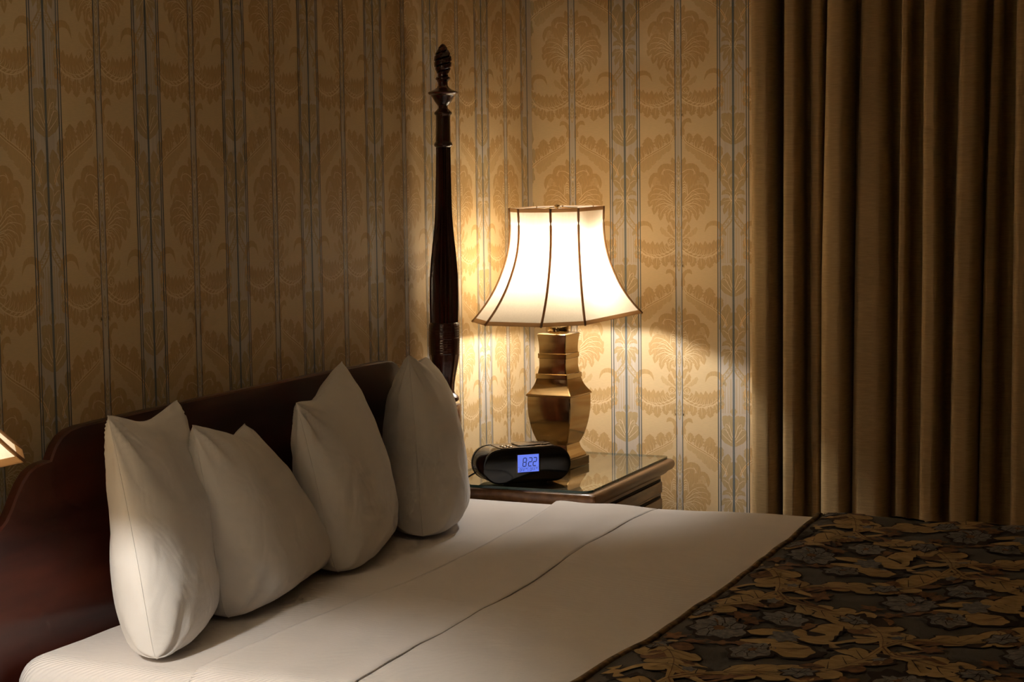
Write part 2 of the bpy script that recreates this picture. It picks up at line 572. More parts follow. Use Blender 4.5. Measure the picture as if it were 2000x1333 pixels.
def damask():
    p = Print()
    LEAF, SOFT, VEIN, BAND, BLEAF, BVEIN, LINE, LINE2 = range(8)
    # --- right half of the field (u > 0); mirrored afterwards
    # big scrolling frond: upper mass with feather tips
    main = [(55, 690), (150, 760), (290, 812), (430, 815), (560, 770), (650, 690), (700, 590), (705, 480), (665, 370)]
    p.leaf([(665, 470), (690, 380), (650, 285), (560, 262), (475, 295), (425, 400)], 58, LEAF, 1.6, prof=[(0, .4), (.35, 1), (.7, .8), (1, .05)], wr=30)
    for k, (bx, by, tx, ty, w) in enumerate([(95, 705, 70, 600, 40), (150, 745, 120, 610, 46), (215, 780, 190, 575, 50), (280, 800, 270, 545, 52),
                                             (345, 812, 350, 560, 54), (410, 812, 430, 540, 56), (475, 800, 505, 560, 56), (540, 780, 575, 520, 58),
                                             (600, 735, 640, 500, 54), (650, 690, 690, 480, 48)]):
        mx, my = (bx + tx) / 2 + 18, (by + ty) / 2 + 10
        p.leaf([(bx, by), (mx, my), (tx, ty)], w * 1.2, LEAF, 1.2 + 0.02 * k, lobes=3, cut=.35, root=.35, tip=.8)
        if k < 9:
            p.vein([(bx, by), (bx + 60, by - 45), (bx + 95 - 6 * k, by - 130)], 5, VEIN, 2.2)
            p.vein([(bx + 25, by - 5), (bx + 100, by - 50), (bx + 140 - 8 * k, by - 105)], 4, VEIN, 2.2)
    up = spline([(60, 640), (150, 665), (300, 670), (450, 655), (580, 620), (670, 560), (700, 480)], 40)
    lo = spline([(58, 700), (150, 765), (290, 818), (430, 818), (560, 775), (655, 690), (712, 560)], 40)
    p.strip(up, lo, LEAF, 1.05)
    p.vein(main[:8], 9, VEIN, 2.4, n=20)
    p.vein([(75, 655), (170, 720), (300, 768), (430, 775), (540, 740), (620, 670)], 6, VEIN, 2.4, n=14)
    # drooping leaflets
    for k, (bx, by, tx, ty, w) in enumerate([(150, 770, 165, 880, 40), (230, 800, 215, 950, 52), (360, 820, 365, 1000, 62), (490, 805, 505, 965, 60),
                                             (590, 760, 610, 890, 48), (660, 700, 700, 820, 40)]):
        p.leaf([(bx, by - 15), ((bx + tx) / 2 + 10, (by + ty) / 2), (tx, ty + 22)], w * 1.3, LEAF, 1.2, lobes=4, cut=.42, root=.45)
        p.vein([(bx, by), ((bx + tx) / 2 + 8, (by + ty) / 2), (tx, ty - 40)], 4, VEIN, 2.2, n=5)
    p.leaf([(60, 770), (110, 830), (130, 900)], 50, LEAF, 1.15, lobes=2, cut=.3)
    # sprig above the frond
    p.leaf([(55, 345), (85, 260), (110, 215), (195, 200)], 34, LEAF, 1.3, prof=[(0, .9), (.5, 1), (.8, .6), (1, .05)])
    p.leaf([(65, 480), (120, 400), (155, 345), (165, 270)], 46, LEAF, 1.3, lobes=4, cut=.45)
    p.leaf([(120, 480), (200, 440), (270, 370), (290, 310)], 44, SOFT, 1.0, lobes=4, cut=.4)
    p.blob((122, 545), 62, 56, LEAF, 1.3)
    p.vein([(160, 560), (125, 590), (85, 550), (120, 515), (150, 540), (125, 560)], 6, VEIN, 2.2, n=16)
    p.leaf([(50, 900), (90, 890), (130, 950)], 36, LEAF, 1.3, lobes=2)
    p.leaf([(48, 960), (75, 945), (85, 990)], 24, LEAF, 1.3)
    # hooked leaf and diagonal branch
    p.leaf([(58, 1290), (66, 1150), (105, 1062), (170, 1040), (215, 1085)], 36, LEAF, 1.3, lobes=3, cut=.25, prof=[(0, .7), (.5, .9), (.8, 1), (1, .2)])
    stem = [(70, 1290), (125, 1395), (255, 1482), (405, 1562), (530, 1632), (630, 1705), (700, 1770), (750, 1850), (780, 1930)]
    p.leaf([(70, 1350), (72, 1240), (90, 1170)], 36, LEAF, 1.25, lobes=3)
    for bx, by, tx, ty, w in [(160, 1425, 175, 1245, 58), (300, 1510, 312, 1258, 78), (470, 1600, 500, 1300, 92), (590, 1680, 612, 1450, 66)]:
        p.leaf([(bx, by), ((bx + tx) / 2 + 8, (by + ty) / 2), (tx, ty)], w * 1.22, LEAF, 1.3, lobes=5, cut=.34, root=.45, tip=.8)
        p.vein([(bx - 30, by - 22), (bx - 38, by - 90), (bx - 16, by - 150)], 5, VEIN, 2.2, n=6)
        p.vein([(bx, by - 10), (bx + 14, by - 75), (bx + 30, by - 115)], 4, VEIN, 2.2, n=5)
    for bx, by, tx, ty, w in [(120, 1440, 175, 1545, 40), (200, 1480, 255, 1590, 46), (290, 1530, 335, 1680, 54), (390, 1580, 425, 1760, 62),
                              (470, 1630, 500, 1840, 64), (550, 1680, 570, 1880, 54)]:
        p.leaf([(bx, by - 20), ((bx + tx) / 2 + 14, (by + ty) / 2 - 10), (tx, ty + 10)], w * 1.35, SOFT, 1.0, lobes=4, cut=.4)
    p.vein(stem, 9, LEAF, 1.9, n=24, taper=False)
    p.vein([(x + 7, y - 12) for x, y in stem], 4.5, VEIN, 2.2, n=24, taper=False)
    p.vein([(x - 7, y + 12) for x, y in stem], 4.5, VEIN, 2.2, n=24, taper=False)
    # palmette
    p.strip(spline([(52, 1880), (52, 2100), (52, 2300), (52, 2460)], 20), spline([(150, 1850), (400, 2080), (420, 2280), (300, 2500)], 20), SOFT, 0.95)
    p.leaf([(60, 1840), (80, 1740), (105, 1640)], 44, LEAF, 1.3, lobes=3, cut=.4)
    p.leaf([(48, 1930), (110, 1800), (210, 1775), (285, 1815), (305, 1890), (285, 1930)], 44, LEAF, 1.35, prof=[(0, .5), (.3, .8), (.7, 1), (.9, .8), (1, .2)])
    p.leaf([(60, 2140), (110, 2000), (190, 1900), (250, 1880)], 105, LEAF, 1.15, root=.6, tip=.6)
    p.vein([(60, 1890), (130, 1850), (200, 1840), (262, 1872), (285, 1920)], 6, VEIN, 2.2, n=10)
    p.vein([(70, 2000), (120, 1930), (170, 1900)], 4, VEIN, 2.2, n=6)
    p.leaf([(150, 2200), (200, 2060), (270, 1960), (300, 1920)], 46, LEAF, 1.3, lobes=4, cut=.35)
    p.leaf([(255, 2090), (310, 1960), (380, 1920), (440, 1965), (470, 2060), (465, 2140)], 38, LEAF, 1.35, prof=[(0, .5), (.3, 1), (.8, .8), (1, .1)])
    p.leaf([(150, 2240), (270, 2120), (370, 2010), (390, 1970)], 90, SOFT, 1.05, root=.65, tip=.6)
    for x, y in [(330, 2010), (290, 2060), (360, 2060), (250, 2110), (320, 2110), (210, 2160), (280, 2160)]:
        p.blob((x, y), 17, 11, LEAF, 1.7, n=8)
    for y in (2060, 2100, 2140, 2180, 2215):
        p.vein([(72, y), (98, y - 18), (118, y)], 6, VEIN, 2.2, n=6, taper=False)
    p.vein([(150, 2260), (140, 2140), (115, 2050), (70, 1990)], 5, VEIN, 2.2, n=9)
    fan = [((100, 2330), (230, 2190), (370, 2150), (450, 2200), 58), ((105, 2360), (260, 2250), (420, 2240), (500, 2330), 68),
           ((100, 2400), (260, 2320), (430, 2340), (490, 2450), 66), ((95, 2420), (240, 2390), (370, 2440), (410, 2580), 64),
           ((80, 2440), (180, 2430), (280, 2530), (300, 2680), 60), ((70, 2440), (120, 2480), (170, 2580), (165, 2720), 46),
           ((60, 2440), (75, 2500), (85, 2570), (80, 2640), 34)]
    for a, b, c, d, w in fan:
        p.leaf([a, b, c, d], w * 1.15, LEAF, 1.2, lobes=5, cut=.34, root=.5, tip=.7)
        p.vein([a, b, c, ((c[0] + d[0]) / 2 + 5, (c[1] + d[1]) / 2)], 6, VEIN, 2.25, n=12)
        q = [(x * .97 + 8, y + 34) for x, y in (a, b, c)]
        p.vein([q[0], ((q[0][0] + q[1][0]) / 2 + 12, (q[0][1] + q[1][1]) / 2 + 12), q[1], (q[1][0] + 60, q[1][1] + 40)], 4, VEIN, 2.25, n=8)
        p.vein([b, (b[0] + 70, b[1] + 22), (b[0] + 110, b[1] + 62)], 4, VEIN, 2.25, n=6)
    p.leaf([(60, 2430), (75, 2300), (110, 2200)], 40, LEAF, 1.15, lobes=3)
    # --- the broad stripe (centre u = HALF), its left half is at u < HALF
    B = HALF
    p.vein([(B - 200, 312), (B - 120, 220), (B - 55, 125), (B - 16, 20)], 11, BLEAF, 2.0, n=9, taper=False)
    p.vein([(B - 195, 420), (B - 120, 330), (B - 55, 255), (B - 14, 180)], 11, BLEAF, 2.0, n=9, taper=False)
    for k in range(3):
        x, y = B - 42 - 52 * k, 175 + 58 * k
        for dx, dy in ((-13, -13), (13, -13), (-13, 13), (13, 13)):
            p.blob((x + dx, y + dy), 11, 11, BLEAF, 2.0, n=6)
    for x in (-190, -168, -140, -95, -60, -42):
        p.rect(B + x, B + x + 8, 330, 900, BLEAF, 0.75)
    p.leaf([(B - 205, 420), (B - 150, 400), (B - 120, 460)], 28, BLEAF, 1.5)
    for x, y, w in [(-190, 560, 40), (-190, 660, 44), (-185, 745, 40)]:
        p.leaf([(B - 255, y + 20), (B - 205, y), (B - 150, y - 15)], w, BLEAF, 1.5, lobes=3, cut=.35)
    p.leaf([(B, 960), (B - 4, 880), (B - 2, 800)], 62, BLEAF, 1.5, lobes=2, cut=.35, wr=0)
    p.leaf([(B - 10, 1380), (B - 60, 1180), (B - 130, 1010), (B - 185, 950)], 78, BLEAF, 1.5, lobes=4, cut=.3)
    p.leaf([(B, 1400), (B - 40, 1150), (B - 60, 1000), (B - 80, 930)], 62, BLEAF, 1.5, lobes=4, cut=.3)
    p.strip([(B, 1050), (B, 1200), (B, 1330), (B, 1400), (B, 1450)], [(B - 120, 1100), (B - 200, 1180), (B - 225, 1300), (B - 150, 1390), (B - 40, 1445)], BLEAF, 1.3)
    for q in ([(B - 20, 1300), (B - 60, 1150), (B - 70, 1040)], [(B - 30, 1340), (B - 110, 1200), (B - 140, 1110)], [(B - 40, 1380), (B - 150, 1280), (B - 190, 1230)],
              [(B - 60, 1150), (B - 95, 1090), (B - 130, 1080), (B - 120, 1130), (B - 80, 1150)], [(B - 90, 1220), (B - 140, 1170), (B - 180, 1180)]):
        p.vein(q, 5, BVEIN, 2.2, n=8)
    p.leaf([(B - 225, 1990), (B - 150, 1800), (B - 110, 1680), (B - 90, 1570)], 84, BLEAF, 1.5, lobes=4, cut=.3)
    p.leaf([(B - 225, 1700), (B - 205, 1560), (B - 215, 1450)], 50, BLEAF, 1.45, lobes=3)
    p.leaf([(B - 150, 2060), (B - 70, 1900), (B - 30, 1780), (B - 22, 1700)], 60, BLEAF, 1.5, lobes=3, cut=.35)
    p.leaf([(B - 20, 2300), (B - 60, 2150), (B - 150, 2020), (B - 205, 1960)], 66, BLEAF, 1.5, lobes=4, cut=.3)
    p.leaf([(B, 2350), (B - 30, 2150), (B - 40, 2050), (B - 20, 1960)], 62, BLEAF, 1.5, lobes=3, cut=.3)
    for b, c, d, w in [((B - 60, 2230), (B - 130, 2210), (B - 190, 2260), 46), ((B - 90, 2350), (B - 160, 2370), (B - 205, 2440), 52),
                       ((B - 70, 2400), (B - 120, 2470), (B - 150, 2580), 50), ((B - 30, 2430), (B - 50, 2540), (B - 60, 2640), 40)]:
        p.leaf([(B - 10, 2340), b, c, d], w, BLEAF, 1.5, lobes=4, cut=.35)
        p.vein([(B - 14, 2340), b, c], 5, BVEIN, 2.2, n=8)
    p.vein([(B - 30, 2360), (B - 55, 2310), (B - 35, 2260), (B - 18, 2300)], 6, BVEIN, 2.2, n=8)
    p.vein([(B - 150, 1930), (B - 110, 1800), (B - 80, 1720)], 5, BVEIN, 2.2, n=7)
    p.vein([(B - 90, 2060), (B - 150, 2010), (B - 190, 2010)], 5, BVEIN, 2.2, n=7)
    p.vein([(B - 30, 2200), (B - 80, 2080), (B - 70, 1980)], 5, BVEIN, 2.2, n=7)
    # mirror to the left half
    v, f, m = p.arrays()
    v2 = v * np.array([-1, 1, 1])
    V = np.vstack([v, v2])
    F = np.vstack([f, np.where(f >= 0, f + len(v), -1)])
    Mi = np.concatenate([m, m])
    # --- centred things
    c = Print()
    c.rect(-46, 46, 0, PER, BAND, 0.4)
    for a, b, w in [(180, 640, 40), (690, 1040, 40), (1600, 1960, 36), (2010, 2300, 30), (2340, 2640, 36)]:
        c.leaf([(0, b), (0, (a + b) / 2), (0, a)], w, BLEAF, 0.9, lobes=5, cut=.3, root=.35)
        c.vein([(0, b - 20), (0, a + 60)], 4, BVEIN, 2.2, n=3)
        for k in range(4):
            y = a + (b - a) * (.3 + .17 * k)
            for sgn in (-1, 1):
                c.vein([(0, y + 26), (sgn * 14, y + 6), (sgn * 24, y - 22)], 4, BVEIN, 2.2, n=4)
    c.blob((0, 1985), 20, 20, BVEIN, 2.1, n=10)
    for sgn in (-1, 1):
        c.rect(sgn * 50 - 6, sgn * 50 + 6, 0, PER, LINE, 2.6)
    for B0 in (HALF,):
        c.rect(B0 - 252, B0 + 252, 0, PER, BAND, 0.4)
        c.rect(B0 - 17, B0 + 17, 0, PER, LINE2, 2.6)
        for x in (-250, -211, 211, 250):
            c.rect(B0 + x - 7, B0 + x + 7, 0, PER, LINE, 2.6)
    v3, f3, m3 = c.arrays()
    F = np.vstack([F, np.where(f3 >= 0, f3 + len(V), -1)])
    V = np.vstack([V, v3])
    Mi = np.concatenate([Mi, m3])
    return V, F, Mi


PW = 0.3616
US, VS = PW / (2 * HALF), 0.48 / PER
LAYER = 0.00022


def hang_paper(name, wall, n0, n1, origin, axis_u, normal, ztop, rows, lo=None, hi=None):
    """Repeats the printed tile over one wall. origin = position of pattern u = 0 along the wall."""
    V, F, Mi = damask()
    allv, allf, allm = [], [], []
    for i in range(n0, n1):
        for r in rows:
            s = origin + (i * 2 * HALF + V[:, 0]) * US
            z = ztop - r * 0.48 - (V[:, 1] - 212) * VS
            if lo is not None:
                s = np.clip(s, lo, hi)
            h = V[:, 2] * LAYER
            P = s[:, None] * np.array(axis_u)[None] + np.array([0, 0, 1.0])[None] * z[:, None] + h[:, None] * np.array(normal)[None]
            P[:, 2] = np.clip(P[:, 2], 0.132, RZ - 0.002)
            allf.append(np.where(F >= 0, F + len(V) * len(allv), -1))
            allv.append(P)
            allm.append(Mi)
    P = np.vstack(allv)
    Fc = np.vstack(allf)
    mm = np.concatenate(allm)
    # drop faces squeezed flat by clipping
    a = P[Fc[:, 0]]
    ext = np.ptp(np.stack([P[np.where(Fc[:, k] >= 0, Fc[:, k], Fc[:, 0])] for k in range(4)]), axis=0)
    two = np.sort(ext, axis=1)[:, 1] > 1e-6
    Fc, mm = Fc[two], mm[two]
    me = bpy.data.meshes.new(name)
    nf = len(Fc)
    tri = Fc[:, 3] < 0
    counts = np.where(tri, 3, 4)
    starts = np.concatenate([[0], np.cumsum(counts)[:-1]])
    loops = Fc[Fc >= 0]
    me.vertices.add(len(P))
    me.vertices.foreach_set("co", P.astype(np.float32).ravel())
    me.loops.add(int(counts.sum()))
    me.loops.foreach_set("vertex_index", loops.astype(np.int32))
    me.polygons.add(nf)
    me.polygons.foreach_set("loop_start", starts.astype(np.int32))
    me.polygons.foreach_set("loop_total", counts.astype(np.int32))
    for k in ('leaf', 'leaf_soft', 'vein', 'band', 'bandleaf', 'bandvein', 'line', 'line2'):
        me.materials.append(M[k])
    me.polygons.foreach_set("material_index", mm.astype(np.int32))
    me.update(calc_edges=True)
    me.validate()
    o = link(name, me, wall)
    o["kind"] = "stuff"
    return o


# broad stripes of the head wall stand at y = -(0.0403 + k * PW); the narrow ones half a repeat further
hang_paper('damask_print', wall_head, -12, 0, -(0.0403 + 0.5 * PW) + PW, (0, 1, 0), (1, 0, 0), 1.9167, range(-1, 4), lo=-6.5, hi=-0.0005)
hang_paper('damask_print', wall_window, 0, 3, 0.3231 - 0.5 * PW, (1, 0, 0), (0, -1, 0), 1.9141, range(-1, 4), lo=0.0005, hi=4.2)

# ------------------------------------------------------------------ curtain
# plan of every pleat: left edge, right edge of its front (metres along the window wall, at three heights), and its depth
CURT = [  # (left, right) at top / middle / bottom, depth
    ((.776, .776, .774), (.856, .860, .862), .085), ((.878, .874, .876), (.930, .934, .934), .080),
    ((.956, .952, .962), (1.000, .990, .988), .050), ((1.020, .993, .990), (1.094, 1.086, 1.084), .085),
    ((1.118, 1.090, 1.080), (1.190, 1.204, 1.196), .070), ((1.236, 1.224, 1.214), (1.262, 1.254, 1.250), .060),
    ((1.300, 1.298, 1.290), (1.350, 1.362, 1.352), .080), ((1.412, 1.388, 1.376), (1.480, 1.472, 1.462), .085),
    ((1.510, 1.475, 1.456), (1.532, 1.516, 1.510), .055), ((1.566, 1.562, 1.560), (1.640, 1.640, 1.640), .085),
    ((1.700, 1.695, 1.690), (1.750, 1.750, 1.745), .070), ((1.790, 1.780, 1.775), (1.860, 1.850, 1.850), .085),
    ((1.900, 1.900, 1.890), (1.960, 1.950, 1.950), .060), ((2.000, 1.995, 1.990), (2.080, 2.075, 2.070), .085),
    ((2.130, 2.125, 2.120), (2.190, 2.190, 2.185), .075), ((2.240, 2.235, 2.230), (2.320, 2.315, 2.310), .085),
    ((2.370, 2.365, 2.360), (2.430, 2.425, 2.420), .070), ((2.470, 2.470, 2.465), (2.550, 2.545, 2.545), .085),
]


def curtain_plan(t):
    """Polyline (x, y) at relative height t (0 bottom .. 1 top)."""
    w = (max(0, 2 * t - 1), 1 - abs(2 * t - 1), max(0, 1 - 2 * t))
    pts = []
    yb = -0.036
    for i, (a, b, d) in enumerate(CURT):
        x0 = sum(p * q for p, q in zip(a, w))
        x1 = sum(p * q for p, q in zip(b, w))
        d *= 1 + 0.10 * math.sin(i * 2.1 + 2 * t)
        n = 14
        if i == 0:
            pts += [(x0 + .012, yb + .02), (x0 + .004, yb)]
        for k in range(n + 1):
            s = k / n
            e = (1 - abs(2 * s - 1) ** 5.0)
            tilt = 0.008 * math.sin(i * 1.7 + 1.5 * t) * (s - .5)
            pts.append((x0 + (x1 - x0) * s - 0.006 * math.sin(math.pi * 2 * s) * (1 - e), yb - 0.012 - 1.2 * d * (0.12 + 0.88 * e ** 0.7) + tilt))
        if i + 1 < len(CURT):
            nx = sum(p * q for p, q in zip(CURT[i + 1][0], w))
            g = nx - x1
            back = yb + 0.0 if g > 0.012 else yb - 0.03
            pts += [(x1 - .002, yb - 0.008 - d * .05), (x1 + .25 * g, back), (x1 + .75 * g, back), (nx + .002, yb - 0.02)]
    return pts


zs = np.linspace(0.02, 2.50, 40)
V, F = [], []
for z in zs:
    pl = curtain_plan((z - .02) / 2.48)
    for x, y in pl:
        V.append((x, y, z))
npl = len(pl)
for i in range(len(zs) - 1):
    for j in range(npl - 1):
        F.append((i * npl + j, i * npl + j + 1, (i + 1) * npl + j + 1, (i + 1) * npl + j))
ctn = thing('curtain', 'full length pleated gold linen curtain hanging beside the papered corner', 'curtain', (1.6, -0.09, 0))
o = mesh('drape', V, F, M['curtain'], ctn, org=(1.6, -0.09, 0))
sol = o.modifiers.new('thickness', 'SOLIDIFY')
sol.thickness = 0.0022
g = G()
pl = curtain_plan(0.0)
ring0 = [(x, y - .0025, .02) for x, y in pl]
ring1 = [(x, y - .0025, .11) for x, y in pl]
o = mesh('hem', ring0 + ring1, [(j, j + 1, npl + j + 1, npl + j) for j in range(npl - 1)], M['curtain'], ctn, org=(1.6, -0.09, 0))
o.modifiers.new('thickness', 'SOLIDIFY').thickness = 0.002
trk = tag(G().box(.70, 2.9, -.14, -.03, 2.50, RZ - .001, .006).out('curtain_track', M['track'], sharp=40), 'long metal ceiling track above the gold curtain', 'track')

# ------------------------------------------------------------------ bed
YC = -1.93
HW = 0.975
bed = thing('four_post_bed', 'dark mahogany bed with scalloped headboard and carved fluted posts', 'bed', (1.1, YC, 0))
BO = (1.1, YC, 0)
# headboard outline: top edge as a function of the distance from the middle
HB = [(0, 1.098), (.30, 1.098), (.55, 1.096), (.68, 1.094), (.715, 1.090), (.742, 1.080), (.762, 1.064), (.774, 1.048), (.780, 1.038), (.800, 1.037), (.825, 1.034),
      (.850, 1.024), (.872, 1.006), (.890, .984), (.905, .962), (.922, .942), (.945, .927), (.975, .918), (1.03, .914)]
prof = [(-a, z) for a, z in reversed(HB)] + HB[1:]


def hb_ring(x, ins):
    r = []
    for i, (a, z) in enumerate(prof):
        p0 = prof[max(0, i - 1)]
        p1 = prof[min(len(prof) - 1, i + 1)]
        tx, tz = p1[0] - p0[0], p1[1] - p0[1]
        l = math.hypot(tx, tz)
        r.append((x, YC + a + ins * tz / l, z - ins * tx / l))
    r.append((x, YC + 1.03 - ins, .36 + ins))
    r.append((x, YC - 1.03 + ins, .36 + ins))
    return r


g = G()
g.loft([hb_ring(.066, .003), hb_ring(.069, 0), hb_ring(.086, 0), hb_ring(.090, .0035)])
g.out('headboard', M['mahogany'], bed, sharp=30, org=BO)

PX = 0.0014606
PP = [(85, .3), (87, 4), (92, 8), (97, 10.6), (103, 14.2), (110, 16.6), (118, 17.4), (128, 17), (134, 15.4), (140, 12.6), (144, 10.8), (148, 10.2), (150, 13), (152, 14.6), (154, 14.4),
      (156, 12.2), (160, 10), (166, 9.6), (170, 11.5), (174, 17), (177, 25), (179, 29), (181, 29.6), (183, 28), (185, 24), (190, 20.5), (198, 16), (203, 12), (206, 9.4), (210, 9.2),
      (213, 12), (216, 15), (219, 17.5), (222, 17.2), (224, 14.6), (226, 14.3), (250, 14.6), (275, 15), (278, 17.2), (281, 18.4), (284, 17.4), (286, 14.6),
      (290, 14.4), (340, 15), (400, 16.4), (420, 17.2), (450, 19.6), (480, 22.8), (510, 26), (540, 28), (570, 28.5), (600, 28.6), (625, 28), (629, 28), (633, 30.2), (645, 31), (660, 31.4), (690, 30.4),
      (705, 28.4), (720, 25.6), (735, 22.6), (750, 20.6), (765, 19.6), (769, 21), (773, 26), (777, 29), (781, 29.2), (784, 27.5), (787, 22), (792, 20)]


def post_z(v):
    return 1.59 + .368 - (v - 88) * PX


def make_post(lean, square=True):
    """Turned and fluted post; returns the meshes' (name, G) with the foot at the origin."""
    res = []

    def ring(v, r, n=64, fl=0.0, carve=0):
        z = post_z(v)
        out = []
        for k in range(n):
            a = 2 * math.pi * k / n
            rr = r
            if fl:
                rr = r * (1 - fl * (0.5 + 0.5 * math.cos(a * 16)))
            if carve == 1:      # rows of beading
                rr = r * (1 - .03 * (0.5 + 0.5 * math.cos(a * 24)) - .02 * (0.5 + 0.5 * math.cos(v * 1.3)))
            if carve == 2:      # acanthus leaves
                rr = r * (1 - .06 * (0.5 + 0.5 * math.cos(a * 8 + 0.5)) ** 2)
            if carve == 3:      # spiral flame
                ph = a * 2 + (v - 85) * 0.52
                rr = r * (1 - .26 * max(0.0, math.cos(ph)) ** 5)
            out.append((rr * math.cos(a), rr * math.sin(a) + lean * (z - 1.0), z))
        return out

    def seg(v0, v1, step, **k):
        g = G()
        vs = sorted(set(list(np.arange(v0, v1, step)) + [v1] + [p[0] for p in PP if v0 <= p[0] <= v1]))
        return g.loft([ring(v, interp(PP, v) / 684.6, **k) for v in vs])

    res.append(('flame_finial', seg(85, 148, 1.2, carve=3)))
    res.append(('turned_urn', seg(148, 226, 2.0)))
    res.append(('collar', seg(226, 287, 8.0)))
    res.append(('fluted_shaft', seg(287, 629, 9.0, fl=.20)))
    res.append(('beaded_collar', seg(629, 692, 1.6, carve=1)))
    res.append(('carved_leaf_cup', seg(692, 768, 5, carve=2)))
    res.append(('base_ring', seg(768, 792, 2)))
    y0 = lean * (post_z(792) - 1.0)
    g = G()
    g.box(-.038, .038, y0 - .038, y0 + .038, .14, post_z(791), .005)
    res.append(('square_block', g))
    g = G()
    g.lathe([(.028, 0), (.032, .01), (.034, .04), (.026, .08), (.03, .11), (.036, .14)], 20, (0, y0))
    res.append(('foot', g))
    return res


PY = 1.063
parts = make_post(.026)
proto = []
for si, s in enumerate((1, -1)):
    e = bpy.data.objects.new('bed_post', None)
    COL.objects.link(e)
    e.parent = bed
    e.location = (.078 - BO[0], s * PY, 0)
    for k, (nm, g) in enumerate(parts):
        if si == 0:
            proto.append(g.out(nm, M['mahogany_turned'], e, sharp=50))
        else:
            c = proto[k].copy()
            COL.objects.link(c)
            c.parent = e
for s in (1, -1):
    G().box(.11, 2.16, YC + s * .93 - .014, YC + s * .93 + .014, .20, .36, .004).out('side_rail', M['mahogany'], bed, sharp=40, org=BO)
    G().box(2.12, 2.20, YC + s * .90 - .04, YC + s * .90 + .04, 0, .36, .006).out('foot_leg', M['mahogany'], bed, sharp=40, org=BO)
G().box(2.145, 2.175, YC - .86, YC + .86, .20, .36, .004).out('foot_rail', M['mahogany'], bed, sharp=40, org=BO)
G().box(.10, 2.15, YC - .915, YC + .915, .16, .199, .004).out('slat_base', M['mahogany'], bed, sharp=40, org=BO)

tag(G().box(.115, 2.15, YC - HW + .03, YC + HW - .03, .365, .50, .02).out('box_spring', M['felt'], sharp=40),
    'low fabric box spring under the white mattress', 'box spring')


def mattress():
    bm = bmesh.new()
    bmesh.ops.create_cube(bm, size=1.0)
    x0, x1, y0, y1, z0, z1 = .112, 2.16, YC - HW, YC + HW, .502, .686
    for v in bm.verts:
        v.co = Vector(((x0 + x1) / 2 + v.co.x * (x1 - x0), (y0 + y1) / 2 + v.co.y * (y1 - y0), (z0 + z1) / 2 + v.co.z * (z1 - z0)))
    bmesh.ops.bevel(bm, geom=bm.edges[:], offset=.06, segments=6, affect='EDGES', profile=0.5)
    bmesh.ops.subdivide_edges(bm, edges=[e for e in bm.edges if e.calc_length() > .3], cuts=24, use_grid_fill=True)
    for v in bm.verts:
        if v.co.z > .66:
            v.co.z += .004 * noise.noise(v.co * 3) + .002 * noise.noise(v.co * 11)
    me = bpy.data.meshes.new('mattress')
    bm.to_mesh(me)
    bm.free()
    me.materials.append(M['sheet'])
    me.polygons.foreach_set("use_smooth", [True] * len(me.polygons))
    return link('mattress', me)


tag(mattress(), 'white sheeted mattress under the pillows and the bed covers', 'mattress')


def cover_pt(s, d, zb, zt=.686, r=.07, hw=HW):
    """Point (y, z) on the cross-section of a bed cover, s in [-1, 1] from the near hem over the top to the far hem."""
    side = zt - r - zb
    arc = math.pi / 2 * (r + d)
    top = 2 * (hw - r)
    tot = 2 * side + 2 * arc + top
    a = (s + 1) / 2 * tot
    if a < side:
        return (-(hw + d), zb + a)
    a -= side
    if a < arc:
        t = a / arc * math.pi / 2
        return (-(hw - r) - (r + d) * math.cos(t), zt - r + (r + d) * math.sin(t))
    a -= arc
    if a < top:
        return (-(hw - r) + a, zt + d)
    a -= top
    if a < arc:
        t = a / arc * math.pi / 2
        return ((hw - r) + (r + d) * math.sin(t), zt - r + (r + d) * math.cos(t))
    a -= arc
    return (hw + d, zt - r - a)


def undul(x, y, amp, f):
    return amp * noise.noise(Vector((x * f, y * f, amp * 1000)))


S_OF_TOP = {}


def cover(x_edge, x_end, d, zb, nx, ns, amp, freq, foot=True, edge_in=True, extra=None, end_fn=None):
    """Grid of a bed cover from the head-side edge x_edge(y) to x_end."""
    V, F = [], []
    rows = []
    svals = np.linspace(-1, 1, ns)
    if edge_in:
        rows.append(('lip', 0))
    for i in range(nx + 1):
        rows.append(('top', i / nx))
    if end_fn is not None:
        rows.append(('end', 1.0))
    if foot:
        rows += [('foot', .5), ('foot', 1.0)]
    for kind, t in rows:
        for s in svals:
            y, z = cover_pt(s, d, zb)
            xe = x_edge(YC + y)
            ex = x_end if end_fn is None else end_fn(YC + y)
            if kind == 'lip':
                y2, z2 = cover_pt(s, 0.0015, zb)
                V.append((xe + .004, YC + y2, z2))
                continue
            if kind == 'end':
                y, z = cover_pt(s, .0078, zb)
                ex += .002
            x = xe + (ex - xe) * (t if kind == 'top' else 1.0)
            up = max(0.0, min(1.0, (z - (.686 - .10)) / .10))
            h = undul(x, YC + y, amp, freq) * up + .4 * amp * undul(x, YC + y, 1.0, freq * 3.1) * up
            if extra:
                h += extra(x, YC + y) * up
            if t == 0 and kind == 'top':
                h *= .5
            out = undul(x, z * 2, .010, 6) * (1 - up)
            sg = 1 if y > 0 else -1
            if kind == 'foot':
                x += .02 + .012
                z = zb + (z - zb) * (1 - t)
            V.append((x, YC + y + sg * out, z + h))
    for i in range(len(rows) - 1):
        for j in range(ns - 1):
            F.append((i * ns + j, i * ns + j + 1, (i + 1) * ns + j + 1, (i + 1) * ns + j))
    return V, F


def tabx(tab):
    tab = sorted(tab)
    xs = [a for a, b in tab]
    ys = [b for a, b in tab]
    return lambda y: float(np.interp(y, xs, ys)) + .004 * noise.noise(Vector((y * 5, 3.3, 0)))


